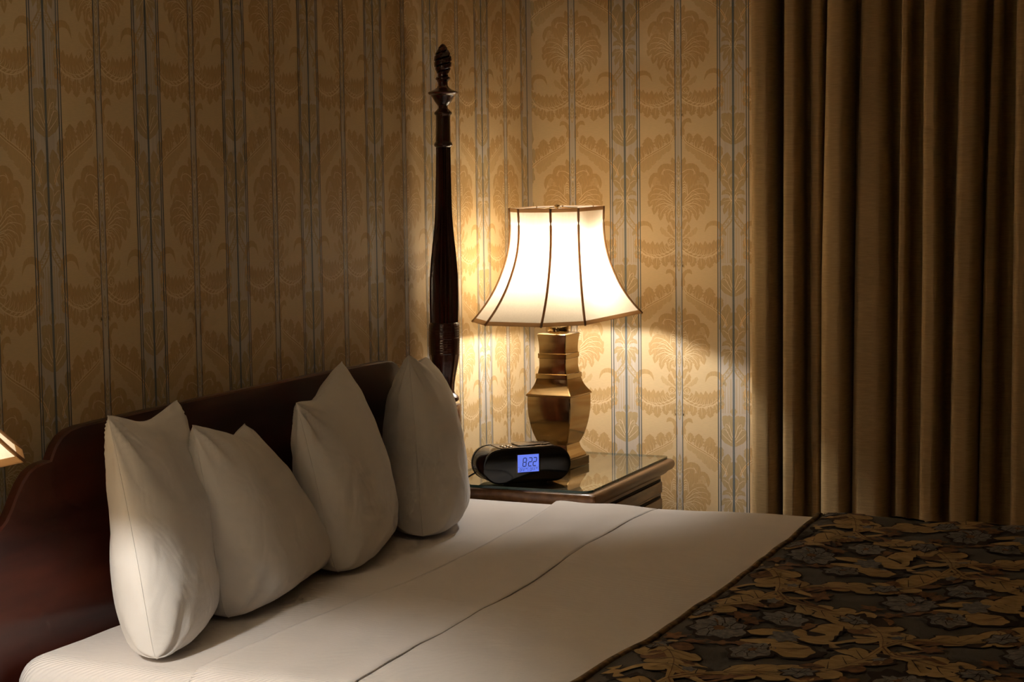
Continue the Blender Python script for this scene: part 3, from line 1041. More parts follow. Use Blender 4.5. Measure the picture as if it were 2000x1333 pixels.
blk_edge = tabx([(-3.1, .52), (-2.47, .525), (-2.09, .560), (-1.76, .560), (-1.3, .53), (-.98, .49), (-.8, .48)])
cuff_edge = tabx([(-3.1, .83), (-2.845, .827), (-2.484, .815), (-2.104, .812), (-1.8, .79), (-1.533, .765), (-1.2, .764), (-.944, .775), (-.8, .78)])
spr_edge = tabx([(-3.1, 1.19), (-2.77, 1.205), (-2.34, 1.237), (-1.83, 1.242), (-1.275, 1.228), (-.95, 1.212), (-.8, 1.20)])

blk = thing('blanket', 'white ribbed blanket with a turned down top edge, tucked below the pillows', 'blanket', (1.3, YC, .3))
V, F = cover(blk_edge, 2.19, .008, .22, 90, 120, .005, 3.2, foot=False)
mesh('blanket_cover', V, F, M['sheet'], blk, org=(1.3, YC, .3))
V, F = cover(lambda y: blk_edge(y) - .012, 0, .0099, .24, 24, 120, .005, 3.2, foot=False, end_fn=cuff_edge,
             extra=lambda x, y: .0015 * math.sin(x * 40 + 3 * noise.noise(Vector((x * 3, y * 3, 0)))))
n = len(V)
o = mesh('turned_down_cuff', V, F, M['sheet'], blk, org=(1.3, YC, .3))
o.modifiers.new('thickness', 'SOLIDIFY').thickness = .0012
# darker tube drawing the thin shade line at the cuff edge
g = G()
pts = []
for s in np.linspace(-.80, .80, 120):
    y, z = cover_pt(s, .0096, .24)
    x = cuff_edge(YC + y)
    up = max(0.0, min(1.0, (z - (.686 - .10)) / .10))
    h = undul(x, YC + y, .005, 3.2) * up + .4 * .005 * undul(x, YC + y, 1.0, 3.2 * 3.1) * up
    pts.append((x + .001, YC + y, z + h - .002))
g.tube(pts, .0010, 5)
o = g.out('cuff_shade_line', M['cuff_shade'], blk, org=(1.3, YC, .3))


# ---- bedspread with woven floral pattern
def quilt(x, y):
    return .004 * math.sin(x * 21 + 2 * math.sin(y * 9)) * math.sin(y * 19 + 1.4 * math.sin(x * 13)) + .010 * math.exp(-((x - 1.30) / .07) ** 2)


SPD = .016
spr = thing('bedspread', 'dark bedspread woven with tan acanthus leaves and grey blue flowers, over the bed foot', 'bedspread', (1.7, YC, .3))
SPO = (1.7, YC, .3)
V, F = cover(spr_edge, 2.2, SPD, .14, 110, 180, .006, 4.0, foot=True, extra=quilt)
mesh('woven_cover', V, F, M['spread'], spr, org=SPO)


def spread_point(x, y, lift):
    """3-D point on the bedspread above bed position (x, y)."""
    yy = y - YC
    lim = HW - .07
    if abs(yy) <= lim:
        py, pz = yy, .686 + SPD
    else:
        t = min(math.pi / 2, (abs(yy) - lim) / (.07 + SPD))
        py = math.copysign(lim + (.07 + SPD) * math.sin(t), yy)
        pz = .686 - .07 + (.07 + SPD) * math.cos(t)
        ex = (abs(yy) - lim) - (.07 + SPD) * math.pi / 2
        if ex > 0:
            pz -= ex
    up = max(0.0, min(1.0, (pz - (.686 - .10)) / .10))
    Y = YC + py
    h = undul(x, Y, .006, 4.0) * up + .4 * .006 * undul(x, Y, 1.0, 4.0 * 3.1) * up + quilt(x, Y) * up
    out = undul(x, pz * 2, .010, 6) * (1 - up)
    return (x, Y + math.copysign(out + (lift if up < .5 else lift * .3), yy), pz + h + lift * (1 if up > .02 else 0))


def floral():
    """One ogee repeat (half drop): x along the bed, y across; origin at the crossing of the garlands."""
    p = Print()
    DARK, TAN, BLUE, RUST = 0, 1, 2, 3

    def leaf(pts, w, mi, lay, **k):
        p.leaf(pts, w * 1.0 + .007, DARK, lay - .45, **k)
        p.leaf(pts, w, mi, lay, **k)

    def garland(sg):
        # from the crossing (0,0) to the next one (.297, sg*.36)
        main = [(0, 0), (.045, sg * .075), (.11, sg * .10), (.17, sg * .125), (.225, sg * .165), (.262, sg * .225), (.285, sg * .30), (.297, sg * .36)]
        P = spline(main, 60)
        T = np.gradient(P, axis=0)
        T /= np.linalg.norm(T, axis=1)[:, None]
        N = np.stack([-T[:, 1], T[:, 0]], 1)
        for k, i in enumerate(range(6, 50, 6)):
            w = .018 + .011 * math.sin(math.pi * (i - 4) / 48)
            for side in (1, -1):
                b, t, n = P[i], T[i], N[i] * side
                L = (.062 if side == sg else .045) * (1.1 - .4 * abs(i - 26) / 26)
                a1 = b + t * .03 + n * L * .55
                a2 = b + t * .055 + n * L
                leaf([b, a1, a2], w, TAN if (k + (side > 0)) % 5 else RUST, 2.0 + .02 * k, lobes=2, cut=.25, n=14, root=.55, tip=.45)
                p.vein([b, a1, (a1 + a2) / 2], .0009, DARK, 3.6, n=5)
        p.leaf(main, .013, TAN, 2.9, n=40, prof=[(0, .5), (.3, 1), (.7, .9), (1, .4)])
        p.vein(main, .0016, RUST, 3.6, n=40)
        # little blue flower on the garland
        c = P[29]
        p.blob(c, .040, .048, DARK, 3.0, lobes=7, cut=.3, n=28)
        p.blob(c, .034, .042, BLUE, 3.4, lobes=7, cut=.32, n=28)
        for k in range(6):
            a = k * 1.05 + .3
            p.vein([c, (c[0] + .014 * math.cos(a + .2), c[1] + .017 * math.sin(a + .2)), (c[0] + .028 * math.cos(a), c[1] + .034 * math.sin(a))], .0012, DARK, 3.8, n=4)
        for k in range(3):
            q = P[44 + 5 * k] + N[44 + 5 * k] * (-sg) * .028
            p.blob(q, .016, .022, RUST if k != 1 else BLUE, 2.6, lobes=5, cut=.45, n=15, ph=k)

    garland(1)
    garland(-1)
    # dark oval held between two strands, and rust feathering at the crossing
    for sg in (1, -1):
        p.leaf([(-.10, 0), (-.06, sg * .045), (0, sg * .052), (.05, sg * .022), (.085, sg * .0)], .014, TAN, 2.4, n=16, prof=[(0, .5), (.4, 1), (1, .3)])
        for k in range(4):
            p.leaf([(-.02 + .025 * k, sg * .02), (.03 + .025 * k, sg * (.05 + .008 * k)), (.07 + .024 * k, sg * (.055 + .012 * k))], .007, RUST, 2.2 + .02 * k, n=7)
    p.blob((.09, .005), .030, .040, RUST, 2.7, lobes=6, cut=.5, n=24)
    # bouquet in the middle of the ogee (0, .36)
    cx, cy = 0, .36

    def flower(x, y, rx, ry, lob, rot=0.0):
        p.blob((cx + x, cy + y), rx + .008, ry + .010, DARK, 2.2, lobes=lob, cut=.2, n=40, rot=rot)
        p.blob((cx + x, cy + y), rx, ry, BLUE, 2.8, lobes=lob, cut=.22, n=40, rot=rot)
        for k in range(lob):
            a = 2 * math.pi * k / lob + .2
            for q, o_ in ((.35, .0), (.75, .15)):
                p.vein([(cx + x + rx * q * .5 * math.cos(a - .2), cy + y + ry * q * .5 * math.sin(a - .2)), (cx + x + rx * q * math.cos(a + o_), cy + y + ry * q * math.sin(a + o_)),
                        (cx + x + rx * q * 1.1 * math.cos(a + .45), cy + y + ry * q * 1.1 * math.sin(a + .45))], .0013, DARK, 3.5, n=5)
        p.blob((cx + x, cy + y), rx * .22, ry * .22, RUST, 3.2, lobes=5, n=12)

    leaf([(cx + .02, cy + .03), (cx + .06, cy + .04), (cx + .10, cy + .06)], .020, TAN, 2.3, n=12)
    leaf([(cx + .03, cy - .02), (cx + .09, cy - .02), (cx + .14, cy + .0)], .024, TAN, 2.3, n=12)
    leaf([(cx + .21, cy + .01), (cx + .17, cy + .02), (cx + .13, cy + .06), (cx + .115, cy + .10)], .022, TAN, 2.6, n=12)
    leaf([(cx + .19, cy + .03), (cx + .165, cy + .07), (cx + .17, cy + .12), (cx + .185, cy + .16)], .032, TAN, 2.7, n=22, root=.35, lobes=3, cut=.2)
    p.blob((cx + .145, cy - .065), .050, .066, DARK, 2.5, n=36, lobes=7, cut=.12, rot=.5)
    p.blob((cx + .142, cy - .063), .043, .058, TAN, 2.9, n=36, lobes=7, cut=.12, rot=.5)
    for a in (-.7, 0, .7):
        p.vein([(cx + .17, cy - .03), (cx + .145 + .012 * a, cy - .06), (cx + .125 + .02 * a, cy - .095 + .01 * abs(a))], .0014, RUST, 3.5, n=5)
    p.vein([(cx + .19, cy + .0), (cx + .20, cy - .03), (cx + .225, cy - .03), (cx + .245, cy - .005)], .006, DARK, 3.2, n=10, taper=False)
    p.blob((cx + .19, cy - .075), .022, .035, DARK, 2.1, lobes=5, cut=.4, n=20)
    flower(-.025, .025, .058, .076, 9, .3)
    flower(.07, .155, .046, .060, 7, .6)
    flower(.075, -.095, .044, .058, 7)
    p.blob((cx + .105, cy + .025), .034, .046, BLUE, 3.0, lobes=6, cut=.35, n=24)
    for x, y, a in ((-.075, .11, 1), (-.01, .12, 2), (.02, .10, 3), (-.09, -.05, 4), (-.04, -.09, 5), (.0, -.055, 6), (.035, -.04, 7), (.13, .12, 8)):
        p.blob((cx + x, cy + y), .024, .030, RUST, 2.15, lobes=5, cut=.5, n=20, ph=a, rot=a)
        p.vein([(cx + x * .4, cy + y * .4), (cx + x * .7, cy + y * .75), (cx + x, cy + y)], .003, RUST, 2.1, n=5)
    return p.arrays()


V0, F0, M0 = floral()
allv, allf, allm = [], [], []
for i in range(-2, 5):
    for j in range(-5, 5):
        ox = 1.358 + i * .297
        oy = -1.96 + j * .72 - (i % 2) * .36
        X = V0[:, 0] + ox
        Y = V0[:, 1] + oy
        Fo = np.where(F0 >= 0, F0, F0[:, :1])
        ok = np.ones(len(F0), bool)
        fx = X[Fo]
        fy = Y[Fo]
        edge = np.array([spr_edge(y) for y in fy.mean(1)]) + .008
        ok &= (fx.min(1) > edge) & (fx.max(1) < 2.19) & (fy.min(1) > YC - HW - .42) & (fy.max(1) < YC + HW + .42)
        if not ok.any():
            continue
        P = [spread_point(x, y, .0012 + .0009 * l) for x, y, l in zip(X, Y, V0[:, 2])]
        nb = sum(len(a) for a in allv)
        allf.append(np.where(F0[ok] >= 0, F0[ok] + nb, -1))
        allv.append(P)
        allm.append(M0[ok])
VV = np.vstack(allv)
FF = np.vstack(allf)
MM = np.concatenate(allm)
used = np.unique(FF[FF >= 0])
remap = np.full(len(VV), -1)
remap[used] = np.arange(len(used))
VV = VV[used] - np.array(SPO)
FF = np.where(FF >= 0, remap[FF], -1)
o = mesh('floral_weave', VV, [[int(i) for i in f if i >= 0] for f in FF], [M['sp_dark'], M['sp_tan'], M['sp_blue'], M['sp_rust']], spr, mi=MM)
o["kind"] = "stuff"
# piped edge
pts = []
for s in np.linspace(-.93, .93, 150):
    y, z = cover_pt(s, SPD, .14)
    x = spr_edge(YC + y)
    up = max(0.0, min(1.0, (z - (.686 - .10)) / .10))
    h = (undul(x, YC + y, .006, 4.0) + .4 * .006 * undul(x, YC + y, 1.0, 12.4) + quilt(x, YC + y)) * up * .5
    pts.append((x - .003, YC + y, z + h - .001))
G().tube(pts, .0085, 8).out('piped_edge', M['piping'], spr, org=SPO)

# ------------------------------------------------------------------ pillows
def bedz(x, y):
    return .688


def pillow(label, BN, BF, TN, TF, T, dip=.02, dipu=.5, slump=.5, seed=0, ears=.025, pinch=.045):
    C4 = [Vector(c) for c in (BN, BF, TN, TF)]
    base = (C4[0] + C4[1]) / 2
    t = thing('pillow', label, 'pillow', (base.x, base.y, .688), group='bed pillows')
    eu = (C4[1] - C4[0] + C4[3] - C4[2]).normalized()
    ev = (C4[2] - C4[0] + C4[3] - C4[1]).normalized()
    nn = eu.cross(ev).normalized()
    N = 44
    cen = sum(C4, Vector()) / 4

    def pos(u, v, side):
        a0, b0 = 2 * u - 1, 2 * v - 1
        a, b = a0, b0
        # rounded corners: the square of the case drawn in towards a rounded square
        k4 = 1 - (ears if b > 0 else .09) * (a * b) ** 4
        a, b = a * k4, b * k4
        u, v = (a + 1) / 2, (b + 1) / 2
        P = C4[0] * (1 - u) * (1 - v) + C4[1] * u * (1 - v) + C4[2] * (1 - u) * v + C4[3] * u * v
        # edges drawn in between the corners
        P = P - eu * (a * abs(a) * pinch * (1 - b * b) * .5) - ev * (b * abs(b) * pinch * (1 - a * a) * .5)
        P.z -= dip * math.exp(-((u - dipu) / .30) ** 2) * max(0, v - .5) / .5
        sh = (max(0.0, 1 - abs(a0) ** 2.7) * max(0.0, 1 - abs(b0) ** (2.7 if b0 > 0 else 4.5))) ** .56
        pu = pv = math.sqrt(sh)
        th = T * sh * (1 + slump * (.5 - v))
        w = 0.0
        q = Vector((u * 3 + seed * 7.1, v * 3, side * 2.2))
        w += .010 * noise.noise(q) * pu * pv
        w += .004 * noise.noise(q * 2.7) * min(1, 3 * pu * pv)
        # creases running in from the corners
        for cu, cv in ((0, 0), (1, 0), (0, 1), (1, 1)):
            du, dv = (u - cu) * .62, (v - cv) * .48
            dd = math.hypot(du, dv)
            an = math.atan2(abs(dv), abs(du))
            w += .006 * math.sin(an * 11 + seed + cu * 2 + cv) * math.exp(-(dd / .13) ** 2) * min(1, dd / .03)
        # long soft folds
        w += .0035 * math.sin(9 * (u * .7 + v * .5) + 4 * noise.noise(Vector((u * 2, v * 2, seed)))) * pu * pv
        P = P + nn * (side * (th + w * min(1.0, 6 * pu * pv)))
        zb = bedz(P.x, P.y) + .001
        if P.z < zb + .03:
            k = (zb + .03 - P.z)
            P.z = zb + .03 * math.exp(-k / .03)
        return P

    V, F = [], []
    for side in (1, -1):
        off = len(V)
        for j in range(N + 1):
            for i in range(N + 1):
                # cluster samples to the edges, where the pillow curves most
                u = .5 - .5 * math.cos(math.pi * i / N)
                v = .5 - .5 * math.cos(math.pi * j / N)
                V.append(pos(u, v, side)[:])
        for j in range(N):
            for i in range(N):
                a = off + j * (N + 1) + i
                F.append((a, a + 1, a + N + 2, a + N + 1) if side > 0 else (a, a + N + 1, a + N + 2, a + 1))
    me = bpy.data.meshes.new('pillow')
    org = Vector((base.x, base.y, .688))
    me.from_pydata([(Vector(v) - org)[:] for v in V], [], F)
    bm = bmesh.new()
    bm.from_mesh(me)
    bmesh.ops.remove_doubles(bm, verts=bm.verts, dist=.0006)
    bmesh.ops.recalc_face_normals(bm, faces=bm.faces)
    bm.to_mesh(me)
    bm.free()
    me.materials.append(M['cotton'])
    me.polygons.foreach_set("use_smooth", [True] * len(me.polygons))
    link('pillowcase', me, t)
    g = G()
    loop = [pos(s, 0, 1) for s in np.linspace(0, 1, 20)[:-1]] + [pos(1, s, 1) for s in np.linspace(0, 1, 20)[:-1]] + \
           [pos(1 - s, 1, 1) for s in np.linspace(0, 1, 20)[:-1]] + [pos(0, 1 - s, 1) for s in np.linspace(0, 1, 20)[:-1]]
    g.tube([p - org for p in loop], .0012, 5, closed=True)
    g.out('edge_seam', M['cotton'], t)
    return t


pillow('plump white pillow nearest the headboard step, its lower half brightly lit',
       (.425, -2.862, .655), (.20, -2.36, .655), (.27, -2.776, 1.150), (.15, -2.35, 1.126), .082, dip=.014, seed=1)
pillow('white pillow with a slumped rounded top, second from the step in the headboard',
       (.366, -2.53, .655), (.24, -1.90, .655), (.28, -2.50, 1.095), (.16, -2.10, 1.052), .100, dip=.022, dipu=.74, seed=2)
pillow('white pillow with two pointed top corners standing before the straight headboard top',
       (.37, -2.06, .655), (.20, -1.52, .655), (.28, -2.078, 1.092), (.16, -1.632, 1.140), .096, dip=.018, dipu=.42, seed=3)
pillow('white bell shaped pillow nearest the carved bed post',
       (.375, -1.63, .655), (.16, -1.12, .655), (.24, -1.425, 1.138), (.14, -1.11, 1.10), .106, dip=.005, seed=4)


# ------------------------------------------------------------------ nightstands
def nightstand(y0, y1, label, gl_label):
    c = ((0.28), (y0 + y1) / 2, 0)
    t = thing('nightstand', label, 'nightstand', c, group='nightstands')
    x0, x1 = .028, .500
    k = dict(org=c, sharp=40)
    G().box(x0, x1, y0 + .02, y1 - .02, .09, .640, .004).out('case', M['walnut'], t, **k)
    # moulded top: rounded nose over a cove
    prof = [(-.034, .634), (-.034, .642), (-.026, .646), (-.018, .652), (-.014, .660), (-.004, .662), (.000, .668), (.002, .678), (.000, .687), (-.006, .692), (-.014, .693)]
    rings = []
    for d, z in prof:
        a0, a1, b0, b1 = x0 - .006, .541 + d, y0 - d, y1 + d
        r = .018
        ring = []
        for cxx, cyy, s in ((a1 - r, b0 + r, -90), (a1 - r, b1 - r, 0)):
            for q in range(7):
                an = R_(s + 90 * q / 6)
                ring.append((cxx + r * math.cos(an), cyy + r * math.sin(an), z))
        ring += [(a0, b1, z), (a0, b0, z)]
        rings.append(ring)
    G().loft(rings).out('moulded_top', M['walnut'], t, **k)
    # apron slide and two drawers on the front
    for za, zb, nm in ((.588, .625, 'slide_shelf'), (.375, .572, 'drawer'), (.150, .359, 'drawer')):
        G().box(x1 - .001, x1 + .003, y0 + .036, y1 - .036, za - .004, zb + .004).out('drawer_gap', M['walnut_dark'], t, **k)
        d = G().box(x1 + .001, x1 + .012, y0 + .044, y1 - .044, za, zb, .004).out(nm, M['walnut'], t, **k)
        if nm == 'drawer':
            # raised panel moulding and knob
            g = G()
            ya, yb, zc, zd = y0 + .07, y1 - .07, za + .028, zb - .028
            g.box(x1 + .011, x1 + .016, ya, yb, zc, zd, .003)
            g.out('panel', M['walnut'], d, **k)
            g = G()
            ym, zm = (y0 + y1) / 2, (za + zb) / 2
            g.loft([[(x1 + .015 + h, ym + r * math.cos(a), zm + r * math.sin(a)) for a in np.linspace(0, 2 * math.pi, 17)[:-1]]
                    for h, r in ((0, .006), (.010, .006), (.014, .013), (.022, .014), (.027, .009), (.028, .002))])
            g.out('knob', M['bronze'], d, org=c, sharp=50)
    for xa in (x0 + .025, x1 - .025):
        for ya in (y0 + .045, y1 - .045):
            G().loft([[(xa + r * sx, ya + r * sy, z) for sx, sy in ((-1, -1), (1, -1), (1, 1), (-1, 1))] for r, z in ((.016, 0), (.018, .02), (.024, .09))]).out('foot', M['walnut'], t, **k)
    # plate glass
    gx0, gx1, gy0, gy1 = .034, .523, y0 + .012, y1 - .012
    ring = []
    for cxx, cyy, s, r in ((gx1 - .03, gy0 + .03, -90, .03), (gx1 - .02, gy1 - .02, 0, .02), (gx0 + .01, gy1 - .01, 90, .01), (gx0 + .01, gy0 + .01, 180, .01)):
        for q in range(9):
            an = R_(s + 90 * q / 8)
            ring.append((cxx + r * math.cos(an), cyy + r * math.sin(an)))
    n = len(ring)
    gc = (.28, (y0 + y1) / 2, .6935)
    v = [(x, y, .6935) for x, y in ring] + [(x, y, .7010) for x, y in ring]
    f = [tuple(range(n - 1, -1, -1)), tuple(range(n, 2 * n))] + [(j, (j + 1) % n, n + (j + 1) % n, n + j) for j in range(n)]
    go = mesh('glass_top', v, f, [M['pane'], M['edge_glass']], None, smooth=False, mi=[0, 0] + [1] * n, org=gc, loc=gc)
    tag(go, gl_label, 'glass top', 'nightstand glass tops')
    return t


nightstand(-.883, -.156, 'brown walnut nightstand in the papered corner, carrying clock radio and lamp', 'clear plate glass under the clock radio and the corner lamp')
nightstand(-3.83, -3.105, 'walnut nightstand on the far left side of the bed, under the cropped lamp', 'clear plate glass under the lamp cut off by the picture edge')


# ------------------------------------------------------------------ table lamps
def square_rings(prof, n=None, bev=.0022):
    rings = []
    for h, z in prof:
        b = min(bev, h * .3)
        rings.append([(h, -(h - b), z), (h, h - b, z), (h - b, h, z), (-(h - b), h, z), (-h, h - b, z), (-h, -(h - b), z), (-(h - b), -h, z), (h - b, -h, z)])
    return rings


def lamp(loc, rz, label, bulb, disc):
    t = thing('table_lamp', label, 'lamp', loc, rz, group='bedside lamps')

    def sq(nm, prof, m, smooth_n=None, **k):
        if smooth_n:
            prof = [tuple(q) for q in spline(prof, smooth_n)]
        return G().loft(square_rings(prof)).out(nm, m, t, sharp=32, **k)

    sq('plinth', [(.0665, .0), (.068, .0015), (.068, .0255), (.0665, .027)], M['bronze'])
    sq('urn_foot', [(.0615, .027), (.0615, .032), (.058, .040), (.050, .054), (.0462, .069)], M['brass'], 16)
    sq('urn_body', [(.0462, .069), (.0545, .086), (.0625, .112), (.0685, .142), (.0718, .172), (.0728, .200), (.0722, .2165)], M['brass'], 26)
    sq('urn_shoulder', [(.0735, .2165), (.0755, .219), (.0752, .2225), (.0690, .2305), (.0620, .241), (.0555, .255), (.0515, .2695)], M['brass'], 24)
    sq('neck_band', [(.0515, .2690), (.0535, .2705), (.0530, .2835), (.0510, .2850)], M['brass_band'])
    sq('lower_neck', [(.0485, .285), (.0460, .298), (.0448, .312), (.0452, .331)], M['brass'], 12)
    sq('neck_band', [(.0455, .3305), (.0475, .332), (.0475, .3455), (.0455, .347)], M['brass_band'])
    sq('upper_neck', [(.0450, .347), (.0448, .362), (.0460, .380), (.0492, .4025), (.0492, .4045)], M['brass'], 14)
    sq('cap', [(.0490, .4045), (.0470, .4065), (.036, .4085)], M['brass_band'])
    G().lathe([(.0315, .4085), (.0325, .411), (.0325, .432), (.030, .436), (.012, .438), (.012, .47), (.019, .474), (.020, .535), (.017, .545)], 28).out('collar', M['brass'], t, sharp=40)
    # bulb
    G().lathe([(.0125, .545), (.0135, .556), (.020, .572), (.0275, .590), (.030, .609), (.027, .626), (.0185, .638), (.007, .6435), (.001, .644)], 20).out('bulb', M['bulb'], t)
    ld = bpy.data.lights.new('filament', 'POINT')
    ld.energy = bulb
    ld.color = BULB_COLOR
    ld.shadow_soft_size = .028
    lo = bpy.data.objects.new('filament', ld)
    COL.objects.link(lo)
    lo.location = (0, 0, .609)
    lo.parent = t
    # added unseen disc that stops the bulb's upward light
    if disc:
        G().lathe([(.001, .676), (.030, .674), (.058, .668), (.059, .6665), (.030, .6725), (.001, .6745)], 28).out('light_block_disc', M['trim'], t)
    # harp and finial
    pts = [(0, .026, .435), (0, .05, .47), (0, .062, .55), (0, .060, .65), (0, .045, .73), (0, .020, .772), (0, 0, .778)]
    pts = pts + [(x, -y, z) for x, y, z in reversed(pts[:-1])]
    G().tube(spline(pts, 40), .0022, 6).out('harp', M['brass'], t)
    G().lathe([(.004, .772), (.010, .776), (.010, .781), (.005, .783), (.005, .786), (.009, .789), (.009, .793), (.001, .796)], 14).out('finial', M['brass'], t, sharp=40)
    # shade: cut-corner rectangle flaring to the hem
    Z0, Z1 = .453, .788
    top = (.114, .149, .061)
    bot = (.186, .298, .095)

    def ring(s, off=0.0):
        k = s ** 2.75 - .028 * math.sin(math.pi * min(1, s * 1.7)) * (1 if s < .588 else 0)
        a, b, c = [p + (q - p) * k for p, q in zip(top, bot)]
        a += off
        b += off
        c += off * .6
        z = Z1 + (Z0 - Z1) * s
        return [(-a, -(b - c), z), (-(a - c), -b, z), (a - c, -b, z), (a, -(b - c), z), (a, b - c, z), (a - c, b, z), (-(a - c), b, z), (-a, b - c, z)]

    NS = 26
    svals = [i / NS for i in range(NS + 1)]
    V, F = [], []
    NSUB = 6
    for s in svals:
        r = ring(s)
        for q in range(8):
            p0, p1 = Vector(r[q]), Vector(r[(q + 1) % 8])
            ctr = Vector((0, 0, p0.z))
            for w in range(NSUB):
                tt = w / NSUB
                P = p0.lerp(p1, tt)
                # panels drawn slightly inwards between the ribs
                dirn = (ctr - P).normalized()
                V.append((P + dirn * .006 * math.sin(math.pi * tt) * math.sin(math.pi * s))[:])
    n = 8 * NSUB
    for i in range(NS):
        for j in range(n):
            F.append((i * n + j, i * n + (j + 1) % n, (i + 1) * n + (j + 1) % n, (i + 1) * n + j))
    sh = mesh('shade', V, F, M['shade'], t, sharp=18, loc=(0, .009, 0))
    sh.rotation_euler = (R_(.8), 0, 0)      # hangs a touch askew on its harp
    for nm, s0, s1 in (('top_trim', 0.0, .034), ('hem_trim', .968, 1.0)):
        se = s1 if s0 == 0 else s0
        sr = s0 if s0 == 0 else s1
        loops = [ring(se, .0006), ring(se, .0016), ring(sr, .0016), ring(sr, -.0010), ring(sr + (.006 if s0 == 0 else -.006), -.0010)]
        g = G()
        vv = [q for lp in loops for q in lp]
        ff = []
        for k in range(4):
            for j in range(8):
                j2 = (j + 1) % 8
                ff.append((k * 8 + j, k * 8 + j2, (k + 1) * 8 + j2, (k + 1) * 8 + j))
        g.add(vv, ff).out(nm, M['trim'], sh, smooth=False)
    for q in range(8):
        G().tube([ring(s, .001)[q] for s in svals], .0037, 6).out('rib_tape', M['trim'], sh)
    # wire spider under the top rim
    g = G()
    r = ring(.03)
    g.tube([(r[1][0] * .0 - top[0] * .96, 0, Z1 - .006), (0, 0, Z1 - .001), (top[0] * .96, 0, Z1 - .006)], .0016, 5)
    g.out('spider_wire', M['brass'], sh)
    g = G()
    g.tube([(0, -top[1] * .96, Z1 - .006), (0, 0, Z1 - .001), (0, top[1] * .96, Z1 - .006)], .0016, 5)
    g.out('spider_wire', M['brass'], sh)
    return t


lamp((.268, -.455, .7012), R_(-4.6), 'lit brass urn lamp with white bell shade behind the clock radio', BULB_RIGHT, True)
lamp((.350, -3.575, .7012), R_(-5), 'lit lamp cut off by the picture edge beside the headboard step, only shade hem showing', BULB_LEFT, False)

# ------------------------------------------------------------------ clock radio
ck = thing('clock_radio', 'glossy black pill shaped clock radio with blue screen on the nightstand glass', 'clock radio', (.312, -.811, .7012), R_(43.0))
L, r, zc = .134, .0505, .0545


def stadium(y, ins, n=20):
    out = []
    rr = r - ins
    for s, a0 in ((1, -90), (-1, 90)):
        for q in range(n + 1):
            a = R_(a0 + 180 * q / n)
            out.append((s * (L - r) + rr * math.cos(a), y, zc + rr * math.sin(a)))
    return out


G().loft([stadium(.006, .002), stadium(.008, .0008), stadium(.104, .0008), stadium(.110, .006)]).out('body', M['black_body'], ck, sharp=40)
G().loft([stadium(.0005, .003), stadium(0.0, .006)][::-1] + [stadium(.0035, .0), stadium(.0065, .0)]).out('front_panel', M['black_gloss'], ck, sharp=40)
G().loft([stadium(.104, -.0006), stadium(.112, -.0006), stadium(.114, .002)]).out('rear_rim', M['black_gloss'], ck, sharp=40)
for x in (-.06, .06):
    for y in (.02, .09):
        G().lathe([(.007, 0), (.007, .005)], 12, (x, y)).out('foot', M['cable'], ck)
# top controls
G().box(-.078, .084, .012, .098, zc + r - .0035, zc + r + .0018, .001).out('top_plate', M['grey_metal'], ck, sharp=40)
G().box(-.020, .052, .030, .085, zc + r + .0018, zc + r + .0065, .002).out('dock_lid', M['grey_metal'], ck, sharp=40)
G().box(-.022, .030, .018, .028, zc + r + .0018, zc + r + .0048, .0012).out('snooze_bar', M['black_gloss'], ck, sharp=40)
for x, y in ((-.062, .026), (-.045, .022), (-.062, .050), (-.045, .048)):
    G().lathe([(.0062, zc + r + .001), (.0062, zc + r + .0038), (.005, zc + r + .0046)], 14, (x, y)).out('button', M['grey_metal'], ck, sharp=40)
for x, y in ((.062, .030), (.076, .040)):
    G().lathe([(.0085, zc + r - .001), (.0085, zc + r + .0055), (.007, zc + r + .0068)], 18, (x, y)).out('dial', M['grey_metal'], ck, sharp=40)
# screen
sx0, sx1, sz0, sz1 = -.0312, .0335, .0358, .0862
scr = G().box(sx0 - .004, sx1 + .004, -.0006, .001, sz0 - .003, sz1 + .003, .0004).out('screen', M['black_body'], ck, sharp=40)
G().box(sx0, sx1, -.0011, -.0004, sz0, sz1).out('backlight', M['lcd'], scr, smooth=False)
SEG = {'8': 'abcdefg', '2': 'abged', 'O': 'abcdef', 'F': 'aefg'}


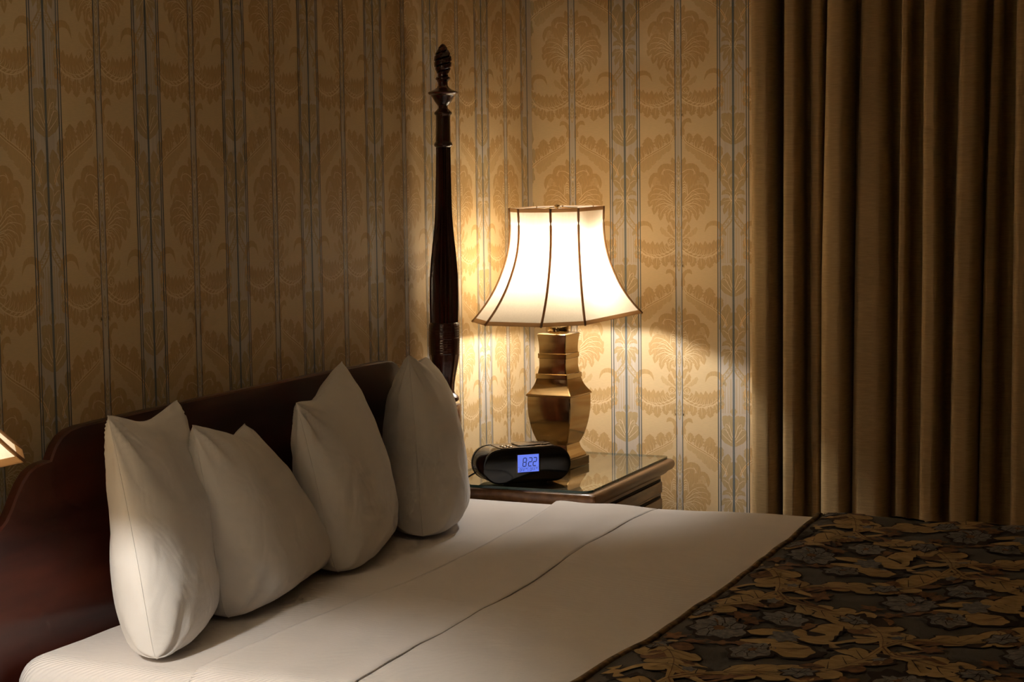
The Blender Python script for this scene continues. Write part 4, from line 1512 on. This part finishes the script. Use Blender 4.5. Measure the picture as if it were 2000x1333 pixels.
def digit(g, ch, x, z, w, h, th, slant=.10):
    """Seven segment figure with its lower left corner at x, z."""
    hh = h / 2
    segs = {'a': ((0, h), (w, h)), 'g': ((0, hh), (w, hh)), 'd': ((0, 0), (w, 0)), 'f': ((0, hh), (0, h)), 'b': ((w, hh), (w, h)), 'e': ((0, 0), (0, hh)), 'c': ((w, 0), (w, hh))}
    for s in SEG[ch]:
        (xa, za), (xb, zb) = segs[s]
        gap = th * .35
        if xa == xb:
            za, zb = za + gap, zb - gap
            q = [(xa - th / 2, za), (xa + th / 2, za), (xa + th / 2, zb), (xa - th / 2, zb)]
        else:
            xa, xb = xa + gap, xb - gap
            q = [(xa, za - th / 2), (xb, za - th / 2), (xb, za + th / 2), (xa, za + th / 2)]
        v = [(x + px + slant * pz, -.0013, z + pz) for px, pz in q] + [(x + px + slant * pz, -.0010, z + pz) for px, pz in q]
        g.add(v, [(0, 1, 2, 3), (7, 6, 5, 4), (0, 4, 5, 1), (1, 5, 6, 2), (2, 6, 7, 3), (3, 7, 4, 0)])


W, H = sx1 - sx0, sz1 - sz0
for ch, fx in (('8', .235), ('2', .50), ('2', .715)):
    g = G()
    digit(g, ch, sx0 + fx * W, sz0 + .335 * H, .150 * W, .47 * H, .0021)
    g.out('digit', M['ink'], scr, smooth=False)
g = G()
for fz in (.44, .66):
    g.box(sx0 + .435 * W + .1 * (fz - .33) * H, sx0 + .455 * W + .1 * (fz - .33) * H, -.0013, -.0010, sz0 + fz * H, sz0 + fz * H + .0014)
g.out('colon', M['ink'], scr, smooth=False)
g = G()
g.box(sx0 + .02 * W, sx1 - .02 * W, -.0013, -.0010, sz0 + .283 * H, sz0 + .290 * H)
g.box(sx0 + .480 * W, sx0 + .486 * W, -.0013, -.0010, sz0 + .03 * H, sz0 + .26 * H)
g.out('divider_lines', M['ink'], scr, smooth=False)
for bx in (.085, .575):
    g = G()
    for k, ch in enumerate('OFF'):
        digit(g, ch, sx0 + (bx + .092 * k) * W, sz0 + .055 * H, .056 * W, .165 * H, .0008)
    for k in range(3):
        g.box(sx0 + (bx + .285 + .03 * k) * W, sx0 + (bx + .300 + .03 * k) * W, -.0013, -.0010, sz0 + .17 * H, sz0 + .225 * H)
    g.out('alarm_text', M['ink'], scr, smooth=False)
# mains lead running off behind the pillow
pts = [(-.100, .112, .030), (-.125, .122, .020), (-.140, .150, .0045), (-.150, .20, .0035), (-.175, .24, .0035), (-.20, .252, .0035)]
G().tube(spline(pts, 30), .0026, 7).out('power_cord', M['cable'], ck)
